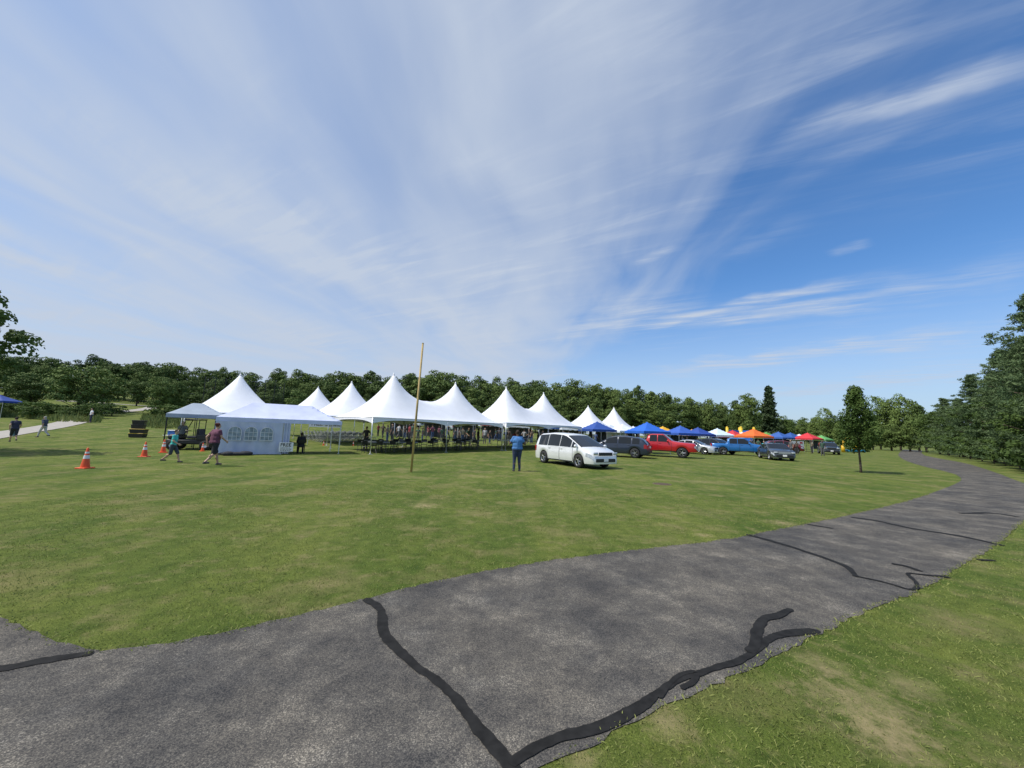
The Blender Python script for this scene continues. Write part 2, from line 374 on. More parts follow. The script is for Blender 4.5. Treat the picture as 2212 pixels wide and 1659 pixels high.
seal([(1925, 1218), (1960, 1224), (1990, 1236)], .08, .06, 17, .013)
seal([(-120, 1470), (0, 1449), (100, 1428), (205, 1411)], .13, .08, 8)
seal([(2075, 1110), (2140, 1108), (2200, 1118)], .14, .14, 9)
seal([(1745, 1133), (1800, 1143)], .12, .08, 10)
seal([(2110, 1210), (2150, 1212)], .08, .08, 12)
# pale concrete path on the left rise
def ribbon(name, pts, w, m, lift=.03):
    p = smooth([Vector(q) for q in pts], 3); mb = MB(); n = len(p)
    for i in range(n):
        d = p[min(i+1, n-1)]-p[max(i-1, 0)]; d.z = 0; d.normalize()
        for k in range(5):
            q = p[i]+Vector((-d.y, d.x, 0))*w*(k/4-.5); mb.v.append((q.x, q.y, hgt(q.x, q.y)+lift))
    mb.f = [(i*5+k, (i+1)*5+k, (i+1)*5+k+1, i*5+k+1) for i in range(n-1) for k in range(4)]
    o = mb.build(name, m, None, True); tag(o, kind='structure')
    return o
M_CONC = mat('pale_concrete', (.36, .33, .29), .9, 0, .12, 3, .2)
ribbon('path', [G(-140, 955), G(0, 938), G(90, 926), G(160, 912), G(172, 903), G(150, 897)], 2.6, M_CONC, .035)
ribbon('path', [G(140, 896), G(210, 893), G(280, 888), G(318, 884), G(330, 880)], 2.2, M_CONC, .06)
ribbon('path', [P(120, 92), P(240, 92), P(340, 95)], 2.0, M_CONC, .06)
# ------------------------------------------------------------------ grass blades
BARE = [(G(1870, 1530), .3), (G(1930, 1600), .2), (G(1780, 1440), .16), (G(1440, 1560), .12), (G(1960, 1480), .16), (G(1250, 1640), .12)]
def blades(name, n, r0, r1, a0, a1, pw, hmin, hmax, mt, seed):
    g_ = np.random.default_rng(seed)
    r = r0+(r1-r0)*g_.random(n)**pw; a = R(a0)+(R(a1)-R(a0))*g_.random(n)
    x = r*np.sin(a); y = r*np.cos(a)
    k = np.sin(x*7.1+2*np.sin(y*3.3))*np.sin(y*6.3+2*np.sin(x*2.9)); keep = (g_.random(n) < .72+.28*k) & ~in_poly(x, y)
    for (p, rad) in BARE: keep &= ~(((x-p.x)**2+(y-p.y)**2 < (rad*(.4+.9*g_.random(n)))**2) & (g_.random(n) < .7))
    x, y, r = x[keep], y[keep], r[keep]; n = len(x)
    h = (hmin+(hmax-hmin)*g_.random(n)**2)*(1+.25*np.sin(x*2.2+y*1.7)); w = .0018+.001*r*g_.random(n)*.45
    th = g_.random(n)*6.283; le = g_.normal(0, .8, (n, 2))*h[:, None]
    dx, dy = np.cos(th)*w, np.sin(th)*w
    V = np.zeros((n, 4, 3)); V[:, 0] = np.stack([x-dx, y-dy, 0*x-.002], 1); V[:, 1] = np.stack([x+dx, y+dy, 0*x-.002], 1)
    V[:, 2] = np.stack([x+dx*.8+le[:, 0]*.5, y+dy*.8+le[:, 1]*.5, h*.7], 1); V[:, 3] = np.stack([x+le[:, 0], y+le[:, 1], h], 1)
    return V.reshape(-1, 3)
def edge_blades(n, seed):
    g_ = np.random.default_rng(seed); i = g_.integers(0, len(PX)-6, n); f = g_.random(n)
    x = PX[i]*(1-f)+PX[i+1]*f+g_.normal(0, .03, n); y = PY[i]*(1-f)+PY[i+1]*f+g_.normal(0, .03, n); k = (y < 14) & (y > 0); x, y = x[k], y[k]; n = len(x)
    h = .008+.016*g_.random(n); w = .0025+.0025*g_.random(n); th = g_.random(n)*6.283; le = g_.normal(0, .9, (n, 2))*h[:, None]; dx, dy = np.cos(th)*w, np.sin(th)*w
    V = np.zeros((n, 4, 3)); V[:, 0] = np.stack([x-dx, y-dy, 0*x+.002], 1); V[:, 1] = np.stack([x+dx, y+dy, 0*x+.002], 1)
    V[:, 2] = np.stack([x+dx+le[:, 0]*.6, y+dy+le[:, 1]*.6, h*.8], 1); V[:, 3] = np.stack([x-dx*.5+le[:, 0], y-dy*.5+le[:, 1], h], 1)
    return V.reshape(-1, 3)
M_BLADE = leaf_mat('grass_blade', (.075, .135, .024), (.25, .27, .08), 1.3, .2)
gv = np.concatenate([blades('grass', 280000, 1.9, 13, -62, 62, 1.3, .005, .022, M_BLADE, 3), edge_blades(22000, 5)])
tag(link('grass', np_mesh('grass', gv, 4, M_BLADE)), 'short mown green grass blades covering the lawn beside the asphalt path', 'grass', kind='stuff')
# ------------------------------------------------------------------ trees
def rand_dirs(g_, n):
    d = g_.normal(size=(n, 3)); return d/np.linalg.norm(d, axis=1)[:, None]
def cards(pos, nrm, sx, sy, g_):
    n = len(pos); t = rand_dirs(g_, n); a = np.cross(nrm, t); a /= np.linalg.norm(a, axis=1)[:, None]+1e-9; b = np.cross(nrm, a)
    sx = sx*(.6+.8*g_.random(n))[:, None]; sy = sy*(.6+.8*g_.random(n))[:, None]
    V = np.stack([pos-a*sx, pos-b*sy*.8+a*sx*.1, pos+a*sx, pos+b*sy], 1)
    return V.reshape(-1, 3)
def broad_crown(seed, H=12, rad=4.2, base=.22, ncl=70, per=70, leaf=.24, clr=(.9, 1.5), taper=0):
    g_ = np.random.default_rng(seed); P_ = []; Nn = []
    ph = g_.random(6)*6.28
    for _ in range(ncl):
        d = rand_dirs(g_, 1)[0]; k = g_.random()**.35
        az = math.atan2(d[1], d[0]); lob = 1+.16*math.sin(az*3+ph[0])+.12*math.sin(az*5+ph[1]+d[2]*3)
        lob *= 1-taper*(d[2]*.5+.5)
        zc = H*(base+1)/2; c = np.array([d[0]*rad*lob*k*.82, d[1]*rad*lob*k*.82, zc+d[2]*H*(1-base)/2*k*.86])
        if d[2] < 0: c[:2] *= .92
        cr = g_.uniform(*clr); e = rand_dirs(g_, per); e[:, 2] = np.where(e[:, 2] < -.3, -e[:, 2], e[:, 2])
        kk = (.72+.38*g_.random(per))[:, None]
        P_.append(c+e*cr*kk*np.array([1, 1, .75])); Nn.append(e+g_.normal(0, .4, (per, 3)))
    P_ = np.concatenate(P_); Nn = np.concatenate(Nn); Nn /= np.linalg.norm(Nn, axis=1)[:, None]
    return cards(P_, Nn, leaf, leaf*.8, g_)
def cone_crown(seed, z0, z1, rad, ncl, per, leaf, clr):
    g_ = np.random.default_rng(seed); P_ = []; Nn = []
    for i in range(ncl):
        f = (i+g_.random())/ncl; prof = math.sin(min(f*3.2+.55, 1.57))*(1-f)**.62; a = i*2.4+g_.normal()*.5; rr_ = rad*prof*g_.uniform(.35, 1.0)
        c = np.array([math.cos(a)*rr_, math.sin(a)*rr_, z0+(z1-z0)*f]); cr = g_.uniform(*clr)*(1-.35*f); e = rand_dirs(g_, per)
        P_.append(c+e*cr*(.6+.5*g_.random(per))[:, None]); Nn.append(e+g_.normal(0, .4, (per, 3))+np.array([0, 0, .3]))
    P_ = np.concatenate(P_); Nn = np.concatenate(Nn); Nn /= np.linalg.norm(Nn, axis=1)[:, None]
    return cards(P_, Nn, leaf, leaf*.8, g_)
def trunk_mb(H, r, base, rad, seed, nl=7, up_=.35):
    rr = random.Random(seed); m = MB(); p = Vector((0, 0, -.15)); pts = [p]
    for i in range(6): pts.append(Vector((rr.uniform(-.12, .12)*i*.4, rr.uniform(-.12, .12)*i*.4, H*.8*(i+1)/6)))
    for i in range(6): m.tube(pts[i], pts[i+1], r*(1-.15*i), r*(1-.15*(i+1)), 8)
    for k in range(nl):
        z = H*(base*.8+(.75-base)*k/nl); a = k*2.4+rr.random(); L_ = rad*(.75-.35*k/nl)
        q0 = Vector((0, 0, z)); q1 = q0+Vector((math.cos(a)*L_*.5, math.sin(a)*L_*.5, L_*up_)); q2 = q1+Vector((math.cos(a+.3)*L_*.5, math.sin(a+.3)*L_*.5, L_*(up_+.05)))
        m.tube(q0, q1, r*.38, r*.22, 6); m.tube(q1, q2, r*.22, r*.06, 5)
    return m
def pine_crown(seed, H=12, rad=3.2, base=.06, nb=120, nt_=8, per=26, la=.13, lb=.03, sg=.17, jag_=.5):
    g_ = np.random.default_rng(seed); P_ = []; Nn = []
    sec = g_.uniform(.45, 1.2, 9)
    for i in range(nb):
        zf = (i+g_.random())/nb; z = H*(base+(1-base)*zf*.97); f = 1-zf
        a = i*2.4+g_.normal()*.4; L_ = rad*(.10+.9*f**.7)*g_.uniform(1-jag_, 1.15)*sec[int((a % 6.28)/6.28*5+zf*4) % 9]
        d = np.array([math.cos(a), math.sin(a), 0]); sd = np.array([-d[1], d[0], 0])
        up_ = g_.uniform(.05, .35)
        for k in range(nt_):
            s = (k+1+g_.normal()*.3)/nt_; c = d*L_*s+sd*g_.normal()*.16*L_*s; c[2] = z+L_*up_*s*s-L_*.1*s+g_.normal()*.1
            e = rand_dirs(g_, per); e[:, 2] = np.abs(e[:, 2])*.8
            P_.append(c+e*sg*(.4+1.1*g_.random(per))[:, None]*(1+.5*f)); Nn.append(e*.6+g_.normal(0, .8, (per, 3)))
    P_ = np.concatenate(P_); Nn = np.concatenate(Nn); Nn /= np.linalg.norm(Nn, axis=1)[:, None]
    return cards(P_, Nn, la, lb, g_)
M_LEAF = leaf_mat('foliage_far', (.036, .070, .020), (.118, .168, .042), .12, 0)
M_LEAF2 = leaf_mat('foliage_light', (.055, .105, .024), (.148, .205, .052), .3, 0)
M_PINE = leaf_mat('pine_needles', (.038, .078, .032), (.135, .19, .08), .5, .2)
M_SPR = leaf_mat('spruce_needles', (.028, .055, .024), (.09, .125, .05), .3, 0)
M_DK = leaf_mat('dark_leaves', (.022, .05, .013), (.082, .13, .029), .6, .25)
def tree_proto(name, crown, tm, mt):
    r = thing(name, 'x', 'tree'); tm.build('trunk', M_BARK, r, True); link('crown', np_mesh('crown', crown, 4, mt), r); return r
protos = []
for s_ in range(7):
    ra = [4.6, 4.1, 5.0, 4.5, 3.7, 4.8, 4.2][s_]; bs = [.02, .0, .03, .0, .02, .0, .0][s_]
    protos.append(tree_proto('broadleaf_tree', broad_crown(20+s_, 12, ra, bs, 95, 90, .18, (.7, 1.45), .25 if s_ in (4, 6) else 0), trunk_mb(12, .28, bs+.1, ra, s_), M_LEAF))
used = set()
def plant(pr, loc, sx, sz, label, group=None, rz=None):
    if id(pr) in used: o = copy_tree(pr)
    else: used.add(id(pr)); o = pr
    o.location = loc; o.scale = (sx, sx, sz); o.rotation_euler = (0, 0, random.uniform(0, 6.28) if rz is None else rz)
    o['label'] = label
    if group: o['group'] = group
    elif 'group' in o: del o['group']
    return o
tab = [(-250, 95, 768), (0, 100, 760), (150, 108, 764), (300, 112, 770), (400, 114, 778), (450, 115, 788), (600, 115, 794), (850, 115, 802), (980, 118, 808), (1106, 120, 813), (1300, 125, 820), (1400, 140, 836), (1480, 155, 856), (1560, 170, 870), (1650, 200, 882), (1750, 235, 901), (1880, 240, 906), (1990, 240, 910)]
TX = [t[0] for t in tab]
def far_row(step, dd, dtop, seed, jit, p0=-230, p1=1980):
    rr = random.Random(seed); px = p0
    while px < p1:
        d = np.interp(px, TX, [t[1] for t in tab])+dd+rr.uniform(-3, 3)
        top = np.interp(px, TX, [t[2] for t in tab])+dtop+rr.uniform(-jit*1.3, jit)
        p = P(px, d); H = (hor(px)-top)*d/F+EYE-p.z; H = max(H, 3)
        sx = rr.uniform(.7, 1.2)*min(max(H/12, .6), 1.35)
        lb = 'leafy green tree in the far treeline behind the white tents' if 350 < px < 1250 else ('leafy green tree in the far treeline on the left rise' if px <= 350 else 'leafy green tree in the far treeline behind the coloured canopies')
        gr = 'far treeline trees behind the tents' if 350 < px < 1250 else ('far treeline trees on the left' if px <= 350 else 'far treeline trees on the right')
        plant(protos[rr.randrange(7)], p, sx, H/12, lb, gr)
        px += step*rr.uniform(.6, 1.4)*110/d
far_row(48, 6, 2, 1, 9)
far_row(52, 0, 14, 2, 13)
far_row(52, -7, 38, 3, 12)
far_row(42, -19, 62, 14, 8, 380, 1420)
# singled-out trees
spr = tree_proto('spruce_tree', pine_crown(5, 12, 2.8, .05, 110, 6, 14, .3, .1, .3, .25), trunk_mb(12, .2, .1, 1, 9, 0), M_SPR)
def H_at(px, d, top):
    p = P(px, d); return p, (hor(px)-top)*d/F+EYE-p.z
p, h = H_at(1665, 150, 834); plant(spr, p, 2.0, h/12, 'pointed spruce tree rising above the far treeline')
p, h = H_at(1619, 140, 846); plant(protos[0], p, 1.1, h/12, 'tall rounded tree just left of the pointed spruce')
p, h = H_at(1592, 145, 862); plant(protos[4], p, .9, h/12, 'narrow dark tree left of the tall rounded tree')
light = tree_proto('broadleaf_tree', broad_crown(44, 12, 4.4, .03, 95, 80, .18), trunk_mb(12, .26, .15, 4, 11), M_LEAF2)
light2 = tree_proto('broadleaf_tree', broad_crown(45, 12, 5.0, .0, 100, 80, .18), trunk_mb(12, .26, .1, 4, 12), M_LEAF2)
for k, (px, d, top, sx, pr, lb) in enumerate([
    (1790, 120, 879, .62, light, 'small light green tree left of the young lawn tree'),
    (1765, 130, 893, .6, light2, 'low light green tree leftmost of the gap beside the far canopies'),
    (1815, 115, 912, .5, light, 'low light green tree directly behind the young lawn tree'),
    (1902, 105, 852, .85, light, 'tall light green tree right of the young lawn tree'),
    (1945, 100, 846, .9, light2, 'tall light green tree above the end of the asphalt path'),
    (1985, 96, 866, .8, protos[6], 'dark green tree at the bend of the asphalt path'),
    (1885, 95, 915, .6, light2, 'low light green tree beneath the tall trees, nearest the young lawn tree'),
    (1925, 92, 912, .7, protos[1], 'low dark tree beneath the tall light green trees'),
    (1965, 90, 918, .75, light2, 'low light green tree beside the end of the path'),
    (2000, 86, 890, .7, protos[3], 'rounded tree where the path disappears'),
    (1735, 150, 905, .7, light, 'light green tree behind the row of far canopies'),
    (1700, 150, 900, .7, light2, 'light green tree right of the pointed spruce'),
    (165, 62, 782, .92, light2, 'big rounded olive green bush tree on the left rise'),
    (215, 68, 800, .7, light2, 'smaller rounded bush tree right of the big olive bush tree'),
    (338, 72, 812, .55, light, 'light green bush tree left of the peaked white tent'),
    (372, 75, 818, .5, protos[5], 'dark bush tree left of the peaked white tent'),
    (60, 70, 805, .8, protos[2], 'dark bush tree left of the big olive bush tree'),
    (290, 92, 815, .6, protos[3], 'dark tree behind the far lawn on the left'),
    (640, 80, 842, .6, light, 'light green tree behind the small peaked tents'),
    (455, 90, 812, .7, protos[1], 'dark tree behind the tall dark netting')]):
    p, h = H_at(px, d, top); plant(pr, p, sx, h/12, lb)
# right-hand pines
pines = [tree_proto('pine_tree', pine_crown(60+i, 12, 3.9, .04, 105, 8, 24, .145, .036, .20, .6), trunk_mb(12, .2, .1, 3, 30+i, 16, .15), M_PINE) for i in range(3)]
for i, (px, d, h, sx, lb) in enumerate([
    (2272, 25.5, 12.6, 1.0, 'tallest pine tree at the right edge of the photo'),
    (2228, 31, 10.4, .9, 'second pine tree from the right edge'),
    (2184, 37, 11.4, 1.0, 'third pine tree from the right edge'),
    (2148, 44, 8.8, .9, 'fourth pine tree from the right edge'),
    (2112, 52, 11.6, 1.05, 'fifth pine tree from the right edge'),
    (2080, 60, 9.2, 1.0, 'sixth pine tree from the right edge'),
    (2048, 70, 10.4, 1.15, 'pine tree farthest along the right side of the path'),
    (2320, 30, 12.0, 1.1, 'pine tree behind the tallest pine at the right edge'),
    (2240, 40, 13.4, 1.1, 'tall pine tree standing behind the second and third pines'),
    (2160, 56, 12.8, 1.1, 'tall pine tree standing behind the fourth and fifth pines')]):
    plant(pines[i % 3], P(px, d), sx, h/12, lb)
near = tree_proto('broadleaf_tree', broad_crown(77, 8, 2.9, .05, 80, 90, .12, (.4, .85)), trunk_mb(8, .14, .1, 2.4, 33, 10), M_DK)
for px, d, s_, lb in ((2168, 41, 1.0, 'rounded leafy tree between the third and fourth roadside pines'), (2095, 57, 1.05, 'rounded leafy tree between the fifth and sixth roadside pines'), (2240, 29, .8, 'low rounded leafy tree between the two pines nearest the right edge'), (2028, 76, 1.15, 'rounded leafy tree past the farthest roadside pine')):
    plant(near, P(px, d), s_, s_, lb)
under = tree_proto('shrub', broad_crown(71, 3, 1.7, .0, 30, 60, .11, (.35, .6)), trunk_mb(2.4, .06, .05, 1.2, 5, 4), M_DK)
under['category'] = 'shrub'
for k, (px, d, s_) in enumerate([(2215, 27.5, .9), (2190, 31, .9), (2160, 35, 1), (2135, 39, 1), (2110, 44, 1.1), (2085, 50, 1.1), (2062, 57, 1.2), (2040, 64, 1.3), (2022, 72, 1.4), (2245, 24.5, .9)]):
    o = plant(under, P(px+8, d+1), s_, s_*1.05, 'dark undergrowth shrub at the foot of the roadside pines', 'undergrowth shrubs beneath the pines')
for k, (px, d, s_) in enumerate([(10, 56, 1), (45, 55, .9), (80, 50, 1), (110, 55, .8), (150, 51, .7), (195, 53, .9), (215, 58, .9), (240, 60, .8), (350, 60, 1), (375, 62, 1), (395, 60, .8), (-30, 52, 1.1)]):
    o = plant(under, P(px, d), s_*1.3, s_*.85, 'low wild shrub at the edge of the meadow on the left rise', 'low meadow shrubs on the left')
# young lawn tree
yb = G(1860, 1021)
yt = thing('young_tree', 'young slender lawn tree standing alone left of the asphalt path', 'tree', yb)
trunk_mb(4.5, .065, .28, .7, 3, 10).build('trunk', M_BARK, yt, True)
link('crown', np_mesh('crown', cone_crown(80, 1.45, 4.95, 1.15, 110, 75, .062, (.26, .42)), 4, leaf_mat('young_leaves', (.03, .065, .014), (.10, .155, .033), .9, .3)), yt)
# left edge tree
lt = thing('broadleaf_tree', 'dark leafy tree cut off by the left edge of the photo', 'tree', (-27.6, 17.5, 0))
trunk_mb(8.8, .3, .2, 3.6, 13, 12).build('trunk', M_BARK, lt, True)
link('crown', np_mesh('crown', broad_crown(91, 9.0, 4.1, .16, 120, 95, .1, (.3, .75)), 4, M_DK), lt)
# meadow grass
def meadow():
    g_ = np.random.default_rng(9); n = 24000
    px = g_.uniform(-150, 420, n); d = g_.uniform(47, 64, n)
    k = np.sin(px*.03)*3+np.sin(px*.011+1)*4; d = d+k*.5
    keep = ((px < 245) | (px > 330)) & (g_.random(n) < .55+.45*np.sin(px*.09+d*.7)); px = px[keep]; d = d[keep]
    t = (px-1106)/F*1.02; x = t*d; V = []
    for a, b in zip(x, d):
        z = hgt(a, b); h = g_.uniform(.3, .8)*(1+.6*math.sin(a*.9)*math.sin(b*.8+a*.3)); th = g_.random()*3.14; w = .09; l = g_.normal(0, .15, 2)
        V += [(a-w*math.cos(th), b-w*math.sin(th), z), (a+w*math.cos(th), b+w*math.sin(th), z), (a+w*.5+l[0], b+l[1], z+h*.8), (a+l[0], b+l[1], z+h)]
    return np_mesh('meadow_grass', np.array(V), 4, leaf_mat('meadow', (.10, .155, .04), (.23, .27, .09), .3, .2))
tag(link('meadow_grass', meadow()), 'band of tall wild meadow grass on the left rise', 'tall grass', kind='stuff')
# ------------------------------------------------------------------ peak tents
def leg_base(root, x, y):
    c, s = math.cos(root.rotation_euler.z), math.sin(root.rotation_euler.z)
    wx, wy = root.location.x+x*c-y*s, root.location.y+x*s+y*c
    return hgt(wx, wy)-root.location.z
def peak_tent(label, cx, cy, ang, nb, bay=6.1, wid=6.1, eave=2.35, peak=5.8, group=None):
    r = thing('peak_tent', label, 'tent', (cx, cy, hgt(cx, cy)), ang, group)
    L_ = nb*bay; b = wid/2; nx = 32*nb; nyy = 32
    def Zi(x, y, i):
        xi = -L_/2+(i+.5)*bay; dx = x-xi; inner = (dx > 0 and i < nb-1) or (dx < 0 and i > 0)
        sx, sy = abs(dx)/(bay/2), abs(y)/b
        if inner: sx = sx-.63*sx*sx+.06*sx**3 if sx < 1 else .43+(sx-1)*1.5
        mxx = min(max(sx, sy), 1); rs = math.hypot(sx, sy); s = min(max(rs*(1-mxx)+mxx*mxx, 0), 1)
        if sx >= 1 or sy >= 1: s = 1
        return eave+(peak-eave)*(.87*(1-s)**1.2+.13*(1-s)**4)
    def Z(x, y): return max(Zi(x, y, i) for i in range(nb))
    MB().grid(lambda p, q: ((p-.5)*L_, (q-.5)*wid, Z((p-.5)*L_, (q-.5)*wid)), nx, nyy).build('canopy', M_TENT, r, True)
    mv = MB()
    for side in range(4):
        nbb = nb if side < 2 else 1; LL = L_ if side < 2 else wid
        def fn(p, q, side=side, nbb=nbb, LL=LL):
            t = (p*nbb) % 1 if p < 1 else 1; dp = .16+.26*abs(2*t-1)**3
            z = eave+.004-q*dp; e = .012+.02*q
            s = (p-.5)*LL
            return [(s, b+e, z), (s, -b-e, z), (L_/2+e, s, z), (-L_/2-e, s, z)][side]
        mv.grid(fn, 16*nbb, 2)
    mv.build('valance', M_TENT, r, True)
    fr = MB()
    for (x0, y0, x1, y1) in ((-L_/2, -b, L_/2, -b), (-L_/2, b, L_/2, b), (-L_/2, -b, -L_/2, b), (L_/2, -b, L_/2, b)):
        fr.tube((x0, y0, eave-.04), (x1, y1, eave-.04), .03, .03, 6)
    for i in range(nb+1): fr.tube((-L_/2+i*bay, -b, eave-.05), (-L_/2+i*bay, b, eave-.05), .025, .025, 6)
    for i in range(nb):
        xi = -L_/2+(i+.5)*bay; fr.tube((xi, 0, eave-.1), (xi, 0, peak-.1), .035, .035, 6)
        for sx in (-1, 1):
            for sy in (-1, 1): fr.tube((xi, 0, eave-.1), (xi+sx*bay/2, sy*b, eave-.05), .02, .02, 5)
    fr.build('frame', M_POLE, r, True)
    for i in range(nb):
        MB().lathe([(.001, .07), (.025, .06), (.04, 0), (.09, -.1)], (-L_/2+(i+.5)*bay, 0, peak), 'Z', 10).build('peak_cap', M_TENT, r, True)
    for i in range(nb+1):
        for sy in (-1, 1):
            x = -L_/2+i*bay; z0 = leg_base(r, x, sy*b)
            lg = MB().tube((x, sy*b, z0), (x, sy*b, eave-.05), .036, .036, 8).build('leg', M_POLE, r, True)
            MB().box((x, sy*b, z0+.01), (.22, .22, .02)).build('foot_plate', M_POLE, lg)
    return r
UA = math.atan2(.735, .68)
u4 = Vector((math.cos(UA), math.sin(UA), 0)); p4 = Vector((-math.sin(UA), math.cos(UA), 0))
c4 = Vector((-9.0, 25.2, 0))+u4*6.1+p4*3.05
T4 = peak_tent('large white tent with two peaks in the middle, behind the yellow pole', c4.x, c4.y, UA, 2, peak=5.85)
T5 = peak_tent('white two-peak tent right of the middle tent, behind the white minivan', 1.5, 40.6, UA, 2, peak=6.0)
T1 = peak_tent('leftmost white single-peak tent, behind the grey canopy', -22.2, 31.2, UA-.1, 1, bay=6.4, wid=6.4, peak=5.6)
T2 = peak_tent('small white peaked tent, left of the pair behind the windowed canopy', P(680, 43).x, 43, UA, 1, peak=5.5)
T3 = peak_tent('white peaked tent, right of the pair behind the windowed canopy', P(752, 36.5).x, 36.5, UA, 1, peak=5.75)
T6 = peak_tent('distant white peaked tent, left of the two above the blue canopies', P(1270, 57).x, 57, UA, 1, peak=5.6)
T7 = peak_tent('distant white peaked tent, right of the two above the blue canopies', P(1326, 64).x, 64, UA, 1, peak=6.0)
# ------------------------------------------------------------------ pop-up canopies
def popup(label, loc, rz, w, d, eave, peak, col, ridge=0, legm=None, group=None, back=None):
    r = thing('canopy_tent', label, 'canopy', loc, rz, group); m = paint(col, 'canopy')
    def fn(p, q):
        x, y = (p-.5)*w, (q-.5)*d
        sx = max(0, abs(x)-ridge/2)/(w/2-ridge/2); sy = abs(y)/(d/2); s = max(sx, sy)
        return (x, y, eave+(peak-eave)*((1-s)*.8+.2*(1-s)**2))
    MB().grid(fn, 24, 12).build('canopy', m, r, False)
    mv = MB()
    for s in (-1, 1):
        mv.grid(lambda p, q: ((p-.5)*w, s*(d/2+.006+.01*q), eave+.002-q*.24), 8, 1); mv.grid(lambda p, q: (s*(w/2+.006+.01*q), (p-.5)*d, eave+.002-q*.24), 8, 1)
    mv.build('valance', m, r)
    if back: MB().grid(lambda p, q: ((p-.5)*w*.98, d/2-.1+.03*math.sin(p*21), .03+(eave-.3)*q), 20, 2).build('back_sheet', paint(back, 'canopy'), r)  # sheet closing the back; the dark ones stand in for shade under the roof
    xs_ = [-w/2+.06, w/2-.06]+([0] if ridge else [])
    fr = MB()
    for s in (-1, 1):
        fr.tube((-w/2, s*(d/2-.05), eave-.05), (w/2, s*(d/2-.05), eave-.05), .014, .014, 5); fr.tube((s*(w/2-.05), -d/2, eave-.05), (s*(w/2-.05), d/2, eave-.05), .014, .014, 5)
        fr.tube((-w/2, s*(d/2-.05), eave-.35), (0, s*(d/2-.05), eave-.05), .01, .01, 4); fr.tube((w/2, s*(d/2-.05), eave-.35), (0, s*(d/2-.05), eave-.05), .01, .01, 4)
    fr.build('frame', legm or M_POLE, r)
    for x in xs_:
        for s in (-1, 1):
            z0 = leg_base(r, x, s*(d/2-.06)); MB().box((x, s*(d/2-.06), (z0+eave-.02)/2), (.04, .04, eave-.02-z0)).box((x, s*(d/2-.06), z0+.012), (.1, .1, .024)).build('leg', legm or M_POLE, r)
    return r
FL = Vector((-16.0, 21.0, 0)); FR = Vector((-10.75, 24.7, 0)); dv = FR-FL; aP = math.atan2(dv.y, dv.x); wP = dv.length; pP = Vector((-math.sin(aP), math.cos(aP), 0))
cP = (FL+FR)/2+pP*1.45
pop = popup('long white pop-up canopy with arched window wall, in front of the tents', cP, aP, wP, 2.9, 2.05, 2.98, (.58, .62, .82), 3.3)
def wall(name, x0, x1, y, z0=.02, z1=1.83):
    def fn(p, q):
        x = x0+(x1-x0)*p; return (x, y+.03*math.sin(p*19)*(1-q)+.02*math.sin(p*41), z0+(z1-z0)*q)
    return MB().grid(fn, 40, 6).build(name, M_WALL, pop, True)
wf = wall('side_wall', -wP/2+.02, -.02, -1.5)
def wall2(x, y0, y1, n='side_wall'):
    return MB().grid(lambda p, q: (x+.03*math.sin(p*17), y0+(y1-y0)*p, .02+1.8*q), 24, 4).build(n, M_WALL, pop, True)
wall2(-wP/2-.02, -1.43, 1.4)
MB().grid(lambda p, q: (-wP/2+wP*.5*p, 1.42+.03*math.sin(p*23), .02+1.8*q), 30, 4).build('side_wall', M_WALL, pop, True)
M_WIN = mat('clear_vinyl_window', (.24, .30, .36), .15, 0, .45, 4); M_WHITE = paint((.8, .8, .82), 'plastic')
for k, xw in enumerate((-2.3, -1.55, -.8)):
    w_, h_ = .60, .74; zc = .80; m = MB(); pts = [(xw-w_/2, zc), (xw+w_/2, zc)]+[(xw+w_/2*math.cos(t), zc+h_*.62+h_*.38*math.sin(t)) for t in np.linspace(0, math.pi, 12)]
    m.add([(a, -1.565, b) for a, b in pts], [tuple(range(len(pts)))]); wn_ = m.build('window', M_WIN, wf)
    fr = MB()
    for q in range(len(pts)):
        a, b = pts[q], pts[(q+1) % len(pts)]; fr.tube((a[0], -1.572, a[1]), (b[0], -1.572, b[1]), .018, .018, 4)
    for q in (1/3, 2/3): fr.tube((xw-w_/2+w_*q, -1.575, zc), (xw-w_/2+w_*q, -1.575, zc+h_*.93), .012, .012, 4)
    for q in (.3, .6): fr.tube((xw-w_/2, -1.575, zc+h_*q), (xw+w_/2, -1.575, zc+h_*q), .012, .012, 4)
    wn_.parent = pop; fr.build('window_frame', M_WHITE, wn_)
wd = MB().grid(lambda p, q: (.02+.36*p, -1.47-.05*math.sin(p*15), .05+1.78*q), 14, 3).build('door_flap', M_WALL, pop, True)
sb = MB().ball((0, 0, .09), (.7, .2, .11), 14, 8).ball((.45, .04, .1), (.35, .2, .14), 12, 7).ball((-.3, -.04, .1), (.3, .2, .13), 12, 7).tube((-.8, 0, .1), (-.55, 0, .12), .03, .06, 6).build('sandbag', paint((.03, .03, .035)), None, True)
sb.location = G(508, 984); sb.rotation_euler.z = aP; tag(sb, 'dark bundled tarp bag lying at the foot of the windowed wall', 'bag')
gp = popup('blue grey pop-up canopy over the black utility cart at left', P(433, 25.6), aP+.1, 3.0, 3.0, 2.2, 2.95, (.33, .38, .45), .6, M_BLACK)
gp.location.x -= .3
lp = popup('blue pop-up canopy cut off by the left edge', P(-8, 50), .3, 3, 3, 2.1, 2.9, (.02, .06, .28), 0)
SHADE_BACK = (.05, .055, .065)  # near-black sheet colour imitating the shade inside the canopies
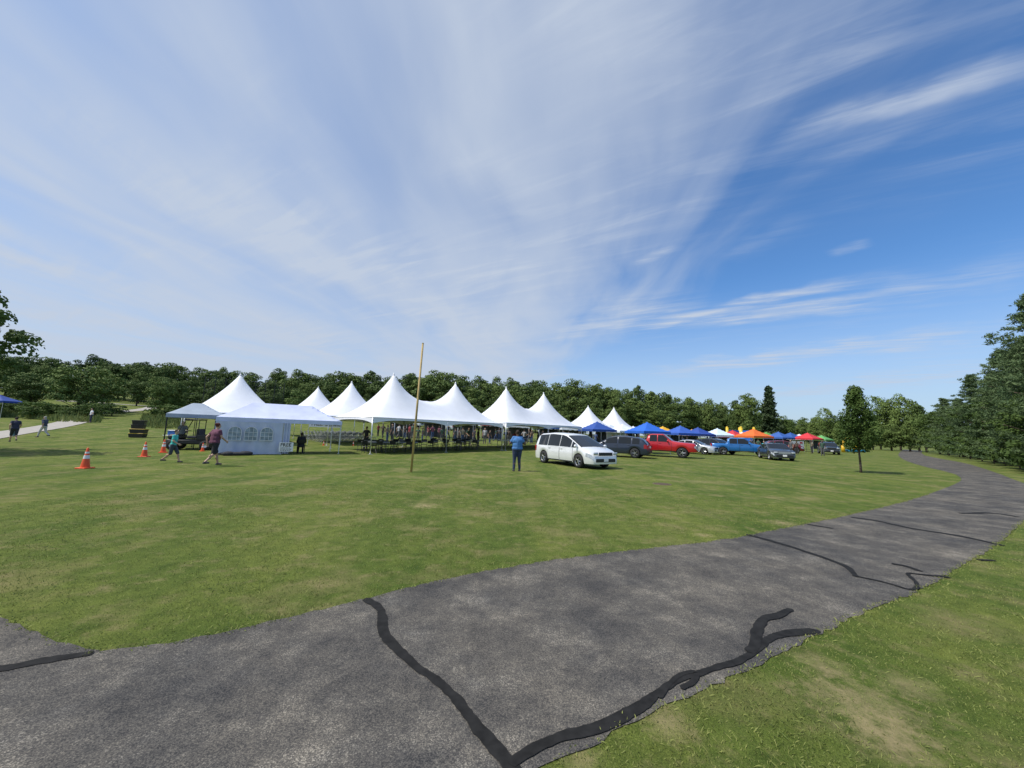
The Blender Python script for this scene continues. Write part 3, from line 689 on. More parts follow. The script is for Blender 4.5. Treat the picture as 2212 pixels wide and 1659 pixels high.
CV = [(1290, 44, (.02, .07, .3), 'royal blue canopy beneath the left distant peaked tent', None),
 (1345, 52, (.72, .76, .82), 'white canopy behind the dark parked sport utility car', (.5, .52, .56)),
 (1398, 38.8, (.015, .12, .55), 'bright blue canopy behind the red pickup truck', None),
 (1432, 55, (.75, .4, .02), 'yellow orange canopy behind the bright blue canopy', SHADE_BACK),
 (1470, 47, (.03, .1, .42), 'blue canopy above the front of the red pickup truck', SHADE_BACK),
 (1508, 52, (.02, .06, .3), 'dark blue canopy behind the silver car', SHADE_BACK),
 (1495, 68, (.78, .42, .03), 'small yellow orange canopy behind the dark blue canopy', SHADE_BACK),
 (1368, 66, (.75, .78, .82), 'distant white canopy left of the yellow orange canopy', SHADE_BACK),
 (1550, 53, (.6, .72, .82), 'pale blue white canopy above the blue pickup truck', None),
 (1583, 62, (.55, .03, .04), 'red canopy left of the orange canopy', SHADE_BACK),
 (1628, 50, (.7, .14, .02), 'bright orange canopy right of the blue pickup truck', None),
 (1603, 76, (.75, .78, .82), 'distant white canopy behind the orange canopy', SHADE_BACK),
 (1656, 68, (.12, .3, .06), 'green canopy right of the orange canopy', SHADE_BACK),
 (1682, 63, (.03, .1, .35), 'blue canopy above the dark grey sedan', SHADE_BACK),
 (1708, 66, (.02, .08, .3), 'dark blue canopy right of the dark grey sedan', SHADE_BACK),
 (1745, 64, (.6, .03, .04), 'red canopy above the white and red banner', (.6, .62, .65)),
 (1727, 80, (.75, .78, .8), 'distant white canopy behind the red canopy', SHADE_BACK),
 (1775, 84, (.12, .35, .1), 'distant green canopy behind the dark car with roof rack', SHADE_BACK),
 (1560, 84, (.02, .08, .35), 'distant blue canopy behind the pale blue white canopy', SHADE_BACK),
 (1318, 58, (.55, .6, .66), 'pale grey canopy between the distant peaked tents', SHADE_BACK),
 (860, 50, (.7, .73, .78), 'white canopy seen under the left half of the middle tent', SHADE_BACK),
 (935, 54, (.05, .09, .2), 'navy canopy seen under the middle tent behind the tables', SHADE_BACK),
 (1000, 51, (.7, .73, .78), 'white canopy seen under the right half of the middle tent', SHADE_BACK),
 (1062, 56, (.4, .05, .05), 'dark red canopy seen between the two large tents', SHADE_BACK),
 (1120, 55, (.7, .73, .78), 'white canopy seen under the right two-peak tent, leftmost', SHADE_BACK),
 (1185, 58, (.03, .09, .3), 'blue canopy seen under the right two-peak tent', SHADE_BACK),
 (1235, 55, (.7, .73, .78), 'white canopy seen at the right end of the right two-peak tent', SHADE_BACK)]
for i, (px, d, col, lb, bk) in enumerate(CV):
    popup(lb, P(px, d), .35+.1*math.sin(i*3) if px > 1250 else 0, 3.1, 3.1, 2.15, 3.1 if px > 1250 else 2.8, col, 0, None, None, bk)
# ------------------------------------------------------------------ vehicles
SP = {
 'minivan': dict(L=5.1, W=1.98, belt=1.00, sill=.24, wh=(-1.5, 1.53), r=.345, top=[(-2.55, .72), (-2.5, 1.04), (-2.25, 1.56), (-1.95, 1.69), (-.8, 1.77), (.1, 1.73), (.42, 1.66), (1.75, 1.06), (2.25, .92), (2.46, .78), (2.55, .58)], ws=(.48, 1.70), rw=(-2.48, -2.27), win=[(-2.05, -1.15), (-1.10, -.05), (0, .92), (.98, 1.38)], doors=[(-1.05, 0), (.03, 1.12)]),
 'suv': dict(L=4.75, W=1.93, belt=1.04, sill=.28, wh=(-1.4, 1.42), r=.37, top=[(-2.37, .78), (-2.3, 1.06), (-1.95, 1.42), (-1.6, 1.56), (-.6, 1.66), (.1, 1.66), (.5, 1.58), (1.35, 1.10), (2.1, .98), (2.3, .82), (2.37, .6)], ws=(.56, 1.3), rw=(-2.27, -1.97), win=[(-1.75, -1.2), (-1.1, -.15), (-.05, .85)], doors=[(-1.05, -.1), (-.07, 1.0)]),
 'sedan': dict(L=4.75, W=1.84, belt=.94, sill=.22, wh=(-1.38, 1.42), r=.335, top=[(-2.37, .68), (-2.3, .98), (-1.75, 1.06), (-1.0, 1.36), (-.3, 1.45), (.3, 1.42), (1.2, .98), (2.0, .86), (2.28, .72), (2.37, .52)], ws=(.38, 1.14), rw=(-1.7, -1.02), win=[(-1.25, -.55), (-.5, .3), (.35, .8)], doors=[(-1.0, -.1), (-.07, .95)]),
 'pickup': dict(L=5.9, W=2.02, belt=1.24, sill=.48, wh=(-1.75, 1.85), r=.41, top=[(-2.95, .9), (-2.93, 1.3), (-1.02, 1.3), (-.9, 1.78), (-.6, 1.92), (.35, 1.92), (1.05, 1.36), (1.6, 1.28), (2.75, 1.2), (2.88, 1.1), (2.95, .75)], ws=(.42, 1.0), rw=(-1.0, -.92), win=[(-.72, -.12), (-.05, .72)], doors=[(-.05, 1.05)]),
 'crewpickup': dict(L=5.7, W=1.95, belt=1.18, sill=.42, wh=(-1.7, 1.75), r=.39, top=[(-2.85, .85), (-2.83, 1.22), (-1.35, 1.22), (-1.25, 1.68), (-1.0, 1.8), (.25, 1.82), (.95, 1.28), (1.5, 1.18), (2.6, 1.1), (2.78, 1.0), (2.85, .7)], ws=(.32, .9), rw=(-1.33, -1.27), win=[(-1.1, -.4), (-.35, .62)], doors=[(-1.1, -.2), (-.17, 1.0)])}
def vehicle(kind, name, label, cat, loc, rz, col, dark_grille=True, trim=None, rear=False, rack=False):
    s = SP[kind]; L_, W_ = s['L'], s['W']; r = thing(name, label, cat, loc, rz); pm = paint(col, 'car')
    tx = [p[0] for p in s['top']]; tz = [p[1] for p in s['top']]; Ra = s['r']*1.17
    def ring(x):
        e = abs(x)/(L_/2); hw = W_/2*(1-.05*e**3-.16*e**14)
        zt = float(np.interp(x, tx, tz)); zb = s['sill']+.02
        for xw in s['wh']:
            if abs(x-xw) < Ra: zb = max(zb, s['r']+math.sqrt(Ra*Ra-(x-xw)**2))
        bl = min(s['belt'], zt-.07); gz = min(max((zt-bl-.07)/.5, 0), 1); ry = hw*(.93-.17*gz)
        return [(hw*.955, zb), (hw*.995, zb+(bl-zb)*.3), (hw, zb+(bl-zb)*.6), (hw*.965, bl), (hw*.965+(ry-hw*.965)*.5, bl+(zt-.05-bl)*.5), (ry, zt-.05), (ry*.9, zt-.008), (0, zt+.012)]
    def Pt(x, f, sd):
        q = ring(x); i = min(int(f), 6); t = f-i
        return Vector((x, sd*(q[i][0]*(1-t)+q[i+1][0]*t), q[i][1]*(1-t)+q[i+1][1]*t))
    def Off(x, f, sd, off):
        a = Pt(x, f, sd); e = .02; dx = Pt(min(x+e, L_/2), f, sd)-Pt(max(x-e, -L_/2), f, sd); df = Pt(x, min(f+.05, 7), sd)-Pt(x, max(f-.05, 0), sd)
        n = dx.cross(df)*(-1 if sd < 0 else 1)
        n = n.normalized()
        if n.y*sd < -.2 or (abs(n.y) < .5 and n.z < 0): n = -n
        return a+n*off
    body = MB(); xs_ = sorted(set([round(x, 3) for x in np.linspace(-L_/2, L_/2, 90)])); rings = []
    for x in xs_:
        q = ring(x); rings.append([(x, a, b) for a, b in q]+[(x, -a, b) for a, b in q[-2::-1]])
    nr = len(rings[0]); body.v = [p for g__ in rings for p in g__]
    body.f = [(i*nr+j, (i+1)*nr+j, (i+1)*nr+j+1, i*nr+j+1) for i in range(len(rings)-1) for j in range(nr-1)]
    body.f += [tuple(range(nr)), tuple((len(rings)-1)*nr+j for j in range(nr-1, -1, -1))]
    body.build('body', pm, r, True).data.shade_smooth()
    MB().box((0, 0, s['sill']+.13), (L_*.93, W_*.78, .24)).box((0, 0, s['r']+.25), (L_*.8, W_*.62, .4)).build('chassis', M_BLACK, r)
    for sd in (-1, 1): MB().grid(lambda p, q: Off(s['wh'][0]+Ra+.04+(s['wh'][1]-s['wh'][0]-2*Ra-.08)*p, .0+.22*q, sd, .014), 8, 2).build('sill_trim', M_BLACK, r)
    for (a, b) in s['win']:
        for sd in (-1, 1): MB().grid(lambda p, q: Off(a+(b-a)*p, 3.10+1.80*q, sd, .01), 12, 6).build('side_window', M_GLASS, r, True)
    for nm, (a, b) in (('windscreen', s['ws']), ('rear_window', s['rw'])):
        m = MB()
        m.grid(lambda p, q: Off(a+(b-a)*p, 5.35+1.65*q, 1, .012), 10, 6); m.grid(lambda p, q: Off(a+(b-a)*p, 5.35+1.65*q, -1, .012), 10, 6)
        m.build(nm, M_GLASS, r, True)
    for (a, b) in s['doors']:
        for sd in (-1, 1):
            MB().grid(lambda p, q: Off(a+(b-a)*p, .26+2.7*q, sd, .004), 8, 8).build('door_gap', M_BLACK, r, True)  # larger black panel behind the door; its rim paints the dark gap line
            dr = MB().grid(lambda p, q: Off(a+.015+(b-a-.03)*p, .30+2.64*q, sd, .009), 8, 8).build('door', pm, r, True)
            hp = Off(a+.16, 2.72, sd, .03); MB().box(hp, (.17, .03, .03), 0, .008).build('handle', pm, dr)
    for xw in s['wh']:
        for sd in (-1, 1):
            R0 = s['r']; y = sd*(W_/2-.12); 
            w = MB().lathe([(R0*.62, -.1), (R0*.93, -.11), (R0, -.08), (R0, .08), (R0*.93, .11), (R0*.62, .1)], (xw, y, R0), 'Y', 24).build('wheel', M_TYRE, r, True)
            rm = MB().lathe([(R0*.66, .1*sd), (R0*.60, .07*sd), (R0*.58, .03*sd), (R0*.57, -.05)], (xw, y, R0), 'Y', 24)
            rm.lathe([(.001, .08*sd), (R0*.17, .08*sd), (R0*.19, .05*sd)], (xw, y, R0), 'Y', 12)
            for k in range(5 if kind != 'sedan' else 7):
                t = k*2*math.pi/(5 if kind != 'sedan' else 7); d = Vector((math.cos(t), 0, math.sin(t))); c0 = Vector((xw, y+.055*sd, R0))
                rm.tube(c0+d*R0*.12, c0+d*R0*.61, R0*.09, R0*.07, 5)
            rm.build('rim', M_RIM, w)
            MB().lathe([(.001, .0), (R0*.6, .0)], (xw, y, R0), 'Y', 20).build('brake_disc', M_BLACK, w)
    fx = L_/2; zt = tz[-2]
    hw = W_/2
    fl, rl = (.42, .28) if kind in ('minivan', 'suv', 'sedan') else (.14, .1)
    zh = {'minivan': .78, 'suv': .84, 'sedan': .68, 'pickup': .98, 'crewpickup': .95}[kind]
    M_HL = mat('headlight_lens', (.5, .53, .56), .08, .3, .1) if 'hl' not in _mc else _mc['hl']; _mc['hl'] = M_HL
    M_RL = mat('red_lens', (.35, .01, .01), .12, 0, .1) if 'rl' not in _mc else _mc['rl']; _mc['rl'] = M_RL
    for sd in (-1, 1):
        MB().grid(lambda p, q: Off(fx-.03-fl*p, 1.9+ (1.0+.0*p)*q*(1-.35*p), sd, .012), 6, 4).box((fx-.015, sd*hw*.68, zh), (.06, hw*.3, .13), 0, .02).build('headlight', M_HL, r, True)
        MB().grid(lambda p, q: Off(-fx+.02+rl*p, 2.0+1.0*q, sd, .012), 6, 4).box((-fx+.0, sd*hw*.72, zh+.1), (.05, hw*.2, .22), 0, .02).build('tail_light', M_RL, r, True)
        mp = Off(s['ws'][1]-.25, 3.1, sd, .1); MB().ball(mp+Vector((0, 0, .05)), (.07, .12, .09), 10, 7).build('wing_mirror', pm, r, True)
    gz = zh-.02
    MB().box((fx-.005, 0, gz), (.04, hw*.95, .16 if 'pickup' not in kind else .32), 0, .012).build('grille', M_RIM if trim else M_BLACK, r)
    MB().box((fx-.0, 0, s['sill']+.2), (.05, hw*1.35, .17), 0, .02).build('front_bumper', (M_RIM if 'pickup' in kind else M_BLACK), r)
    MB().box((-fx+.0, 0, s['sill']+.2), (.06, hw*1.5, .2), 0, .02).build('rear_bumper', (M_RIM if 'pickup' in kind else M_BLACK), r)
    MB().box((-fx-.03, 0, zh), (.012, .3, .15)).build('number_plate', M_WHITE, r)
    MB().box((fx+.03, 0, s['sill']+.22), (.012, .3, .15)).build('number_plate', M_WHITE, r)
    if 'pickup' in kind:
        x1 = s['rw'][0]-.1; MB().box(((x1-fx)/2, 0, tz[1]+.02), (x1+fx-.12, W_*.84, .025)).build('bed_cover', M_BLACK, r)
    if rack:
        m = MB(); zr = .1 if kind == 'minivan' else 0
        for sd in (-1, 1): m.tube((-1.5, sd*.62, 1.74+zr), (.1, sd*.62, 1.76+zr), .02, .02, 6)
        for x in (-1.2, -.2): m.tube((x, -.62, 1.78+zr), (x, .62, 1.78+zr), .02, .02, 6); m.box((x, .62, 1.70+zr), (.05, .04, .14)); m.box((x, -.62, 1.70+zr), (.05, .04, .14))
        m.build('roof_rack', M_BLACK if kind != 'minivan' else M_RIM, r)
    return r
vehicle('minivan', 'minivan', 'white minivan parked on the lawn facing right, right of the man in blue', 'minivan', P(1238, 21.9), R(-59), (.78, .79, .8), rack=False)
vehicle('suv', 'parked_car', 'dark blue sport utility car parked right behind the white minivan', 'car', P(1338, 31.5), R(150), (.02, .03, .055))
vehicle('pickup', 'pickup_truck', 'bright red pickup truck parked right of the dark blue car', 'pickup truck', P(1426, 34.0), R(-30), (.5, .012, .02), trim=True)
vehicle('sedan', 'parked_car', 'silver car parked between the red and the blue pickup trucks', 'car', P(1496, 41.5), R(-45), (.5, .52, .55))
vehicle('suv', 'parked_car', 'black sport utility car parked between the silver car and the blue pickup', 'car', P(1544, 44), R(-60), (.02, .022, .03))
vehicle('crewpickup', 'pickup_truck', 'blue pickup truck parked below the pale blue canopy', 'pickup truck', P(1600, 41), R(-26), (.01, .14, .42))
vehicle('sedan', 'parked_car', 'dark grey sedan on the lawn facing the path, right of the blue pickup', 'car', P(1673, 35), R(-108), (.05, .06, .07), trim=True)
vehicle('suv', 'parked_car', 'dark car with roof rack parked alone near the far canopies', 'car', P(1788, 54), R(-120), (.03, .04, .045), rack=True)
vehicle('suv', 'parked_car', 'dark red car parked behind the dark grey sedan', 'car', P(1690, 56), R(-20), (.16, .012, .02))
vehicle('pickup', 'pickup_truck', 'white truck parked far behind the middle tent', 'pickup truck', P(884, 84), R(-10), (.75, .76, .78))
vehicle('minivan', 'minivan', 'distant silver van seen under the middle tent', 'van', P(958, 82), R(170), (.6, .62, .64))
# utility cart
uc = thing('utility_cart', 'black utility cart parked under the blue grey canopy', 'cart', P(424, 24.4), R(-160))
m = MB().box((0, 0, .5), (2.4, 1.15, .3), 0, .06).box((.85, 0, .78), (.65, 1.1, .32), 0, .1).box((-.75, 0, .78), (.9, 1.2, .34), 0, .04); m.build('body', M_BLACK, uc)
MB().box((-.05, 0, .78), (.5, 1.05, .16), 0, .04).box((-.3, 0, 1.05), (.12, 1.05, .5), 0, .04).build('seat', paint((.05, .05, .055)), uc)
m = MB()
for x, xx in ((.75, .35), (-.35, -.35)):
    for y in (-.52, .52): m.tube((x, y, .8), (xx, y, 1.85), .025, .025, 6)
m.tube((.35, -.52, 1.85), (.35, .52, 1.85), .025).tube((-.35, -.52, 1.85), (-.35, .52, 1.85), .025); m.build('roll_cage', M_BLACK, uc, True)
MB().box((0, 0, 1.88), (.85, 1.15, .04), 0, .015).build('roof', M_BLACK, uc)
MB().tube((.5, .28, .9), (.25, .28, 1.15), .02).lathe([(.15, 0), (.17, .02), (.15, .04)], (.25, .28, 1.15), 'Z', 14).build('steering_wheel', M_BLACK, uc)
for x in (-.8, .85):
    for sd in (-1, 1):
        w = MB().lathe([(.14, -.1), (.28, -.11), (.3, -.07), (.3, .07), (.28, .11), (.14, .1)], (x, sd*.55, .3), 'Y', 16).build('wheel', M_TYRE, uc, True)
        MB().lathe([(.001, .06*sd), (.15, .09*sd)], (x, sd*.55, .3), 'Y', 12).build('rim', M_RIM, w)
# ------------------------------------------------------------------ people
def remesh(mb, name, m, vox):
    o = mb.build(name, m); md = o.modifiers.new('r', 'REMESH'); md.mode = 'VOXEL'; md.voxel_size = vox
    sm = o.modifiers.new('s', 'SMOOTH'); sm.factor = .5; sm.iterations = 3
    dg = bpy.context.evaluated_depsgraph_get(); me = bpy.data.meshes.new_from_object(o.evaluated_get(dg))
    old = o.data; bpy.data.objects.remove(o); bpy.data.meshes.remove(old); me.shade_smooth(); me.name = name; return me
POSE = {
 'stand': dict(kL=(-.1, .02, .49), aL=(-.11, 0, .08), kR=(.1, .03, .49), aR=(.12, .02, .08), eL=(-.27, -.02, 1.14), wL=(-.28, .06, .9), eR=(.27, -.02, 1.14), wR=(.28, .06, .9)),
 'front': dict(kL=(-.11, .02, .49), aL=(-.13, 0, .08), kR=(.1, .03, .49), aR=(.13, .04, .08), eL=(-.33, .0, 1.16), wL=(-.15, .24, 1.2), eR=(.33, .0, 1.16), wR=(.15, .24, 1.22)),
 'hips': dict(kL=(-.1, .02, .49), aL=(-.12, 0, .08), kR=(.1, .03, .49), aR=(.12, .02, .08), eL=(-.38, -.04, 1.18), wL=(-.2, .05, 1.0), eR=(.38, -.04, 1.18), wR=(.2, .05, 1.0)),
 'walk': dict(kL=(-.09, .2, .52), aL=(-.09, .3, .1), kR=(.09, -.04, .5), aR=(.09, -.36, .2), eL=(-.26, -.14, 1.17), wL=(-.25, -.1, .93), eR=(.26, .08, 1.16), wR=(.24, .28, 1.02)),
 'sit': dict(kL=(-.12, .46, .5), aL=(-.13, .5, .08), kR=(.12, .46, .5), aR=(.13, .44, .08), eL=(-.24, .04, .72), wL=(-.16, .27, .62), eR=(.24, .04, .72), wR=(.16, .27, .62))}
def person_meshes(pose, girth=1., sleeves=.5, legs=1., hair='short'):
    p = {k: Vector(v) for k, v in POSE[pose].items()}; sit = pose == 'sit'; dz = -.42 if sit else 0
    hip = Vector((0, 0, .95+dz)); lean = .04 if pose == 'walk' else 0
    ch = Vector((0, lean, 1.28+dz)); nk = Vector((0, lean*1.2, 1.47+dz)); hd = Vector((0, lean*1.5+.02, 1.63+dz))
    sh = {s: Vector((.17*s, lean, 1.41+dz)) for s in (-1, 1)}; hj = {s: Vector((.09*s, 0, .93+dz)) for s in (-1, 1)}
    B = MB(); k = girth
    B.ball(hip, (.155*k, .115*k, .13)); B.ball((hip+ch)/2, (.14*k, .105*k, .17)); B.ball(ch, (.165*k, .11*k, .17)); B.tube(hip, ch, .11*k, .11*k, 10)
    B.cap(nk+Vector((0, 0, -.04)), hd+Vector((0, -.01, -.06)), .058, .055)
    B.cap(sh[-1], sh[1], .062, .062)
    B.ball(hd, (.073, .092, .112), 14, 10); B.ball(hd+Vector((0, .035, -.065)), (.048, .05, .045)); B.cap(hd+Vector((0, .085, .01)), hd+Vector((0, .107, -.02)), .01, .015)
    for s in (-1, 1): B.ball(hd+Vector((.075*s, 0, -.01)), (.014, .024, .032))
    for s, n in ((-1, 'L'), (1, 'R')):
        e, w = p['e'+n], p['w'+n]; 
        B.cap(sh[s], e, .052*k**.5, .04); B.cap(e, w, .041, .028)
        d = (w-e).normalized(); sid = Vector((-s*.3, 1, 0)) if abs(d.z) > .6 else Vector((0, 0, 1)); sid = (sid-d*sid.dot(d)).normalized(); inn = d.cross(sid)
        if inn.x*s > 0: inn = -inn
        pe = w+d*.085
        for q in (-1, 0, 1): B.cap(w+sid*.01*q, pe+sid*.022*q, .018, .016)
        for q, ln in ((-1.5, .06), (-.5, .075), (.5, .08), (1.5, .07)):
            a = pe+sid*.0215*q; b = a+d*ln*.55+sid*.003*q+inn*.006; c = b+d*ln*.4+inn*.03; B.cap(a, b, .0105, .0095); B.cap(b, c, .0095, .008)
        a = w+d*.03+sid*.026; b = a+d*.03+sid*.03+inn*.01; c = b+d*.032+inn*.012+sid*.005; B.cap(a, b, .013, .011); B.cap(b, c, .011, .009)
        kn, an = p['k'+n], p['a'+n]
        B.cap(hj[s], kn, .083*k, .056); B.cap(kn, an, .054, .036); B.ball(kn*.6+an*.4+Vector((0, -.015, 0)), (.05, .055, .1))
        B.cap(an, an+Vector((0, .13, -.04)), .036, .03)
    out = [('body', B)]
    Sh = MB(); Sh.ball(hip+Vector((0, 0, .02)), (.175*k, .135*k, .13)); Sh.ball((hip+ch)/2, (.165*k, .13*k, .2)); Sh.ball(ch, (.185*k, .13*k, .18)); Sh.cap(sh[-1], sh[1], .078, .078); Sh.tube(hip, ch, .13*k, .13*k, 10); Sh.cap(nk+Vector((0, 0, -.06)), nk+Vector((0, 0, -.02)), .07, .06)
    for s, n in ((-1, 'L'), (1, 'R')):
        e, w = p['e'+n], p['w'+n]
        if sleeves <= 1: Sh.cap(sh[s], sh[s].lerp(e, sleeves), .07, .062)
        else: Sh.cap(sh[s], e, .068, .052); Sh.cap(e, e.lerp(w, .9), .052, .04)
    out.append(('shirt', Sh))
    T = MB(); T.ball(hip+Vector((0, 0, -.03)), (.168*k, .13*k, .12))
    for s, n in ((-1, 'L'), (1, 'R')):
        kn, an = p['k'+n], p['a'+n]
        if legs > .5: T.cap(hj[s], kn, .098*k, .072); T.cap(kn, kn.lerp(an, (legs-.5)*2*.93), .072, .055 if legs > .9 else .068)
        else: T.cap(hj[s], hj[s].lerp(kn, legs*2), .098*k, .085)
    out.append(('trousers' if legs > .6 else 'shorts', T))
    for n in 'LR':
        Fm = MB(); an = p['a'+n]; Fm.cap(an+Vector((0, -.03, -.03)), an+Vector((0, .15, -.045)), .045, .035); Fm.box(an+Vector((0, .05, -.068)), (.085, .27, .022), 0, .008)
        out.append(('shoe', Fm))
    Hh = MB(); Hh.ball(hd+Vector((0, -.022, .028)), (.083, .09, .1), 14, 10)
    if hair == 'long': Hh.cap(hd+Vector((0, -.06, -.02)), hd+Vector((0, -.08, -.17)), .07, .05)
    if hair == 'bun': Hh.ball(hd+Vector((0, -.1, .07)), .045)
    out.append(('hair', Hh))
    return out, hd
_pc = {}
def person(label, loc, rz, H, pose, shirt, trou, hairc=(.03, .02, .015), skin=None, shoe=(.04, .04, .045), group=None, vox=.009, **kw):
    key = (pose, tuple(sorted(kw.items())))
    if key not in _pc:
        parts, hd = person_meshes(pose, **kw)
        ms = [(n, remesh(mb, n, M_SKIN, vox if n == 'body' else .016)) for n, mb in parts]
        for s in (-1, 1):
            ey = MB().ball(hd+Vector((.03*s, .083, .012)), .011, 8, 5); ms.append(('eye', ey.mesh('eye', M_SKIN)))
        _pc[key] = ms
    r = thing('person', label, 'person', loc, rz, group); r.scale = (H/1.745,)*3
    cols = {'body': skin or M_SKIN, 'shirt': paint(shirt), 'trousers': paint(trou), 'shorts': paint(trou), 'shoe': paint(shoe), 'hair': paint(hairc), 'eye': M_BLACK}
    for n, m_ in _pc[key]:
        o = link(n, m_, r); o.material_slots[0].link = 'OBJECT'; o.material_slots[0].material = cols[n]
    return r
person('man in blue polo shirt and dark jeans standing on the lawn beside the minivan', G(1116, 1018), R(10), 1.82, 'front', (.07, .2, .46), (.03, .045, .1), girth=1.42, sleeves=.6, skin=M_SKIN2)
person('woman in plum shirt and black shorts walking past the windowed canopy', G(457, 1007), R(-15), 1.72, 'walk', (.14, .045, .08), (.02, .02, .025), (.09, .02, .015), girth=1.3, sleeves=.5, legs=.45, hair='bun')
person('child in turquoise shirt and dark shorts striding right beside the woman', G(369, 1000), R(-70), 1.38, 'walk', (.06, .45, .42), (.05, .06, .08), (.05, .03, .02), girth=1.0, sleeves=.6, legs=.5)
person('person in dark clothes carrying a pale blue bag at the left edge', G(27, 955), R(60), 1.68, 'walk', (.03, .035, .07), (.03, .035, .05), girth=1.2, sleeves=.5, legs=.55)
person('person with grey hair in dark top and pale trousers walking on the left lawn', G(92, 945), R(95), 1.66, 'walk', (.05, .06, .1), (.5, .5, .5), (.35, .33, .3), girth=1.1, sleeves=.9, legs=1., hair='long')
person('person in white shirt standing on the pale concrete path', G(195, 913), R(150), 1.72, 'hips', (.7, .72, .75), (.03, .035, .06), girth=1.15, sleeves=.5)
bg_ = MB().box((0, 0, .2), (.3, .12, .3), 0, .03).tube((-.1, 0, .34), (0, 0, .5), .008, .008, 5).tube((.1, 0, .34), (0, 0, .5), .008, .008, 5).build('shopping_bag', paint((.25, .45, .62)))
bp_ = G(27, 955); bg_.location = bp_+Vector((-.3, .15, .35)); tag(bg_, 'pale blue bag carried by the person at the left edge', 'bag')
# chairs, tables
def chair_mb():
    m = MB()
    m.box((0, 0, .44), (.42, .4, .03), 0, .01)
    m.grid(lambda p, q: (-.2+.4*p, -.2-.06*q-.03*(1-(2*p-1)**2), .62+.22*q), 6, 3)
    m.grid(lambda p, q: (-.2+.4*p, -.215-.06*q-.03*(1-(2*p-1)**2), .62+.22*q), 6, 3)
    for s in (-1, 1): m.tube((s*.21, .22, 0), (s*.21, -.26, .86), .012, .012, 5); m.tube((s*.19, -.24, 0), (s*.19, .14, .44), .012, .012, 5)
    m.tube((-.21, .18, .08), (.21, .18, .08), .01, .01, 5)
    return m
CH_G = chair_mb().mesh('folding_chair', paint((.34, .35, .37), 'plastic')); CH_B = chair_mb().mesh('folding_chair', M_BLACK)
def put(me, name, loc, rz, label, cat, group=None):
    o = link(name, me); o.location = loc; o.rotation_euler.z = rz; return tag(o, label, cat, group)
for i in range(6):
    for j in range(9):
        q = P(690, 36)+u4*(j*.62)+p4*(i*.95-1); q.z = hgt(q.x, q.y)
        put(CH_G, 'folding_chair', q, UA+R(-90), 'grey folding chair in the rows of seats under the small peaked tents', 'chair', 'rows of grey folding chairs')
def table(loc, rz, label, group=None, w=1.83, top=None):
    r = thing('folding_table', label, 'table', loc, rz, group)
    MB().box((0, 0, .735), (w, .76, .03), 0, .01).build('tabletop', top or M_WHITE, r)
    for s in (-1, 1):
        m = MB()
        for q in (-.3, .3): m.tube((s*(w/2-.22), q, 0), (s*(w/2-.22), q, .72), .014, .014, 6)
        m.tube((s*(w/2-.22), -.3, .08), (s*(w/2-.22), .3, .08), .012, .012, 5); m.build('leg', paint((.1, .1, .11), 'metal'), r)
    return r
TT = paint((.3, .31, .33), 'plastic')
rj = random.Random(12)
for i, (a, b) in enumerate([(1.2, -.2), (3.4, -.6), (5.6, .4), (7.8, -.2), (10.2, .3), (2.2, 1.9), (5.0, 2.2), (8.0, 2.1), (10.5, 2.0)]):
    q = Vector((-9.2, 25.2, 0))+u4*(a+rj.uniform(-.3, .3))+p4*(b+1.4); q.z = hgt(q.x, q.y); tr_ = UA*.4+rj.uniform(-.15, .15)
    table(q, tr_, 'grey topped folding table in the shade under the middle two-peak tent', 'folding tables under the middle tent', top=TT)
    for s in (-1, 1):
        for e in (-.45, .45):
            c = q+Vector((e+rj.uniform(-.12, .12), s*rj.uniform(.55, .85), 0)); c.z = hgt(c.x, c.y); put(CH_B, 'folding_chair', c, tr_+(0 if s < 0 else math.pi)+rj.uniform(-.5, .5), 'black folding chair at a table under the middle two-peak tent', 'chair', 'black folding chairs under the middle tent')
for i, (a, b) in enumerate([(-4, -1), (-1.2, .6), (1.8, -1), (4.3, .5), (-2.8, 1.6), (2.8, 1.9)]):
    q = Vector((1.5, 40.6, 0))+u4*a+p4*b; q.z = hgt(q.x, q.y); table(q, UA, 'white topped folding table under the right two-peak tent', 'folding tables under the right tent')
cb = cP+Vector((math.cos(aP), math.sin(aP), 0))*1.1-pP*.75
put(CH_B, 'folding_chair', cb, R(30), 'black folding chair holding the seated person at the windowed canopy', 'chair')
person('person in black seated in the open half of the windowed canopy', cb+Vector((0, 0, -.0)), R(30), 1.7, 'sit', (.02, .02, .025), (.03, .03, .035), skin=M_SKIN2, girth=1.15, sleeves=1.5)
# FREE signs
def text_obj(txt, size, m, parent, loc, rot):
    cu = bpy.data.curves.new('t', 'FONT'); cu.body = txt; cu.size = size; cu.align_x = 'CENTER'; cu.align_y = 'CENTER'; cu.extrude = .002; cu.offset = size*.02
    o = bpy.data.objects.new('t', cu); C.objects.link(o); dg = bpy.context.evaluated_depsgraph_get(); me = bpy.data.meshes.new_from_object(o.evaluated_get(dg)); bpy.data.objects.remove(o)
    me.materials.clear(); me.materials.append(m); q = link('lettering', me, parent); q.location = loc; q.rotation_euler = rot; return q
sgl = (FL+FR)/2-pP*.42+Vector((math.cos(aP), math.sin(aP), 0))*.2
fs_ = thing('yard_sign', 'white FREE sign standing at the door of the windowed canopy', 'sign', sgl, aP*.6)
MB().box((0, 0, .45), (.72, .02, .52)).build('board', M_WHITE, fs_)
for s in (-1, 1): MB().tube((.2*s, .02, 0), (.2*s, .02, .25), .008).build('stake', M_BLACK, fs_)
text_obj('FREE', .27, M_BLACK, fs_, (-.02, -.014, .56), (math.pi/2, 0, 0))
m = MB()
rr = random.Random(3)
for k in range(3):
    x = -.28
    while x < .2:
        w = rr.uniform(.04, .12); m.box((x+w/2, -.013, .40-.07*k), (w, .004, .03)); x += w+.025
m.build('small_print', M_BLACK, fs_)
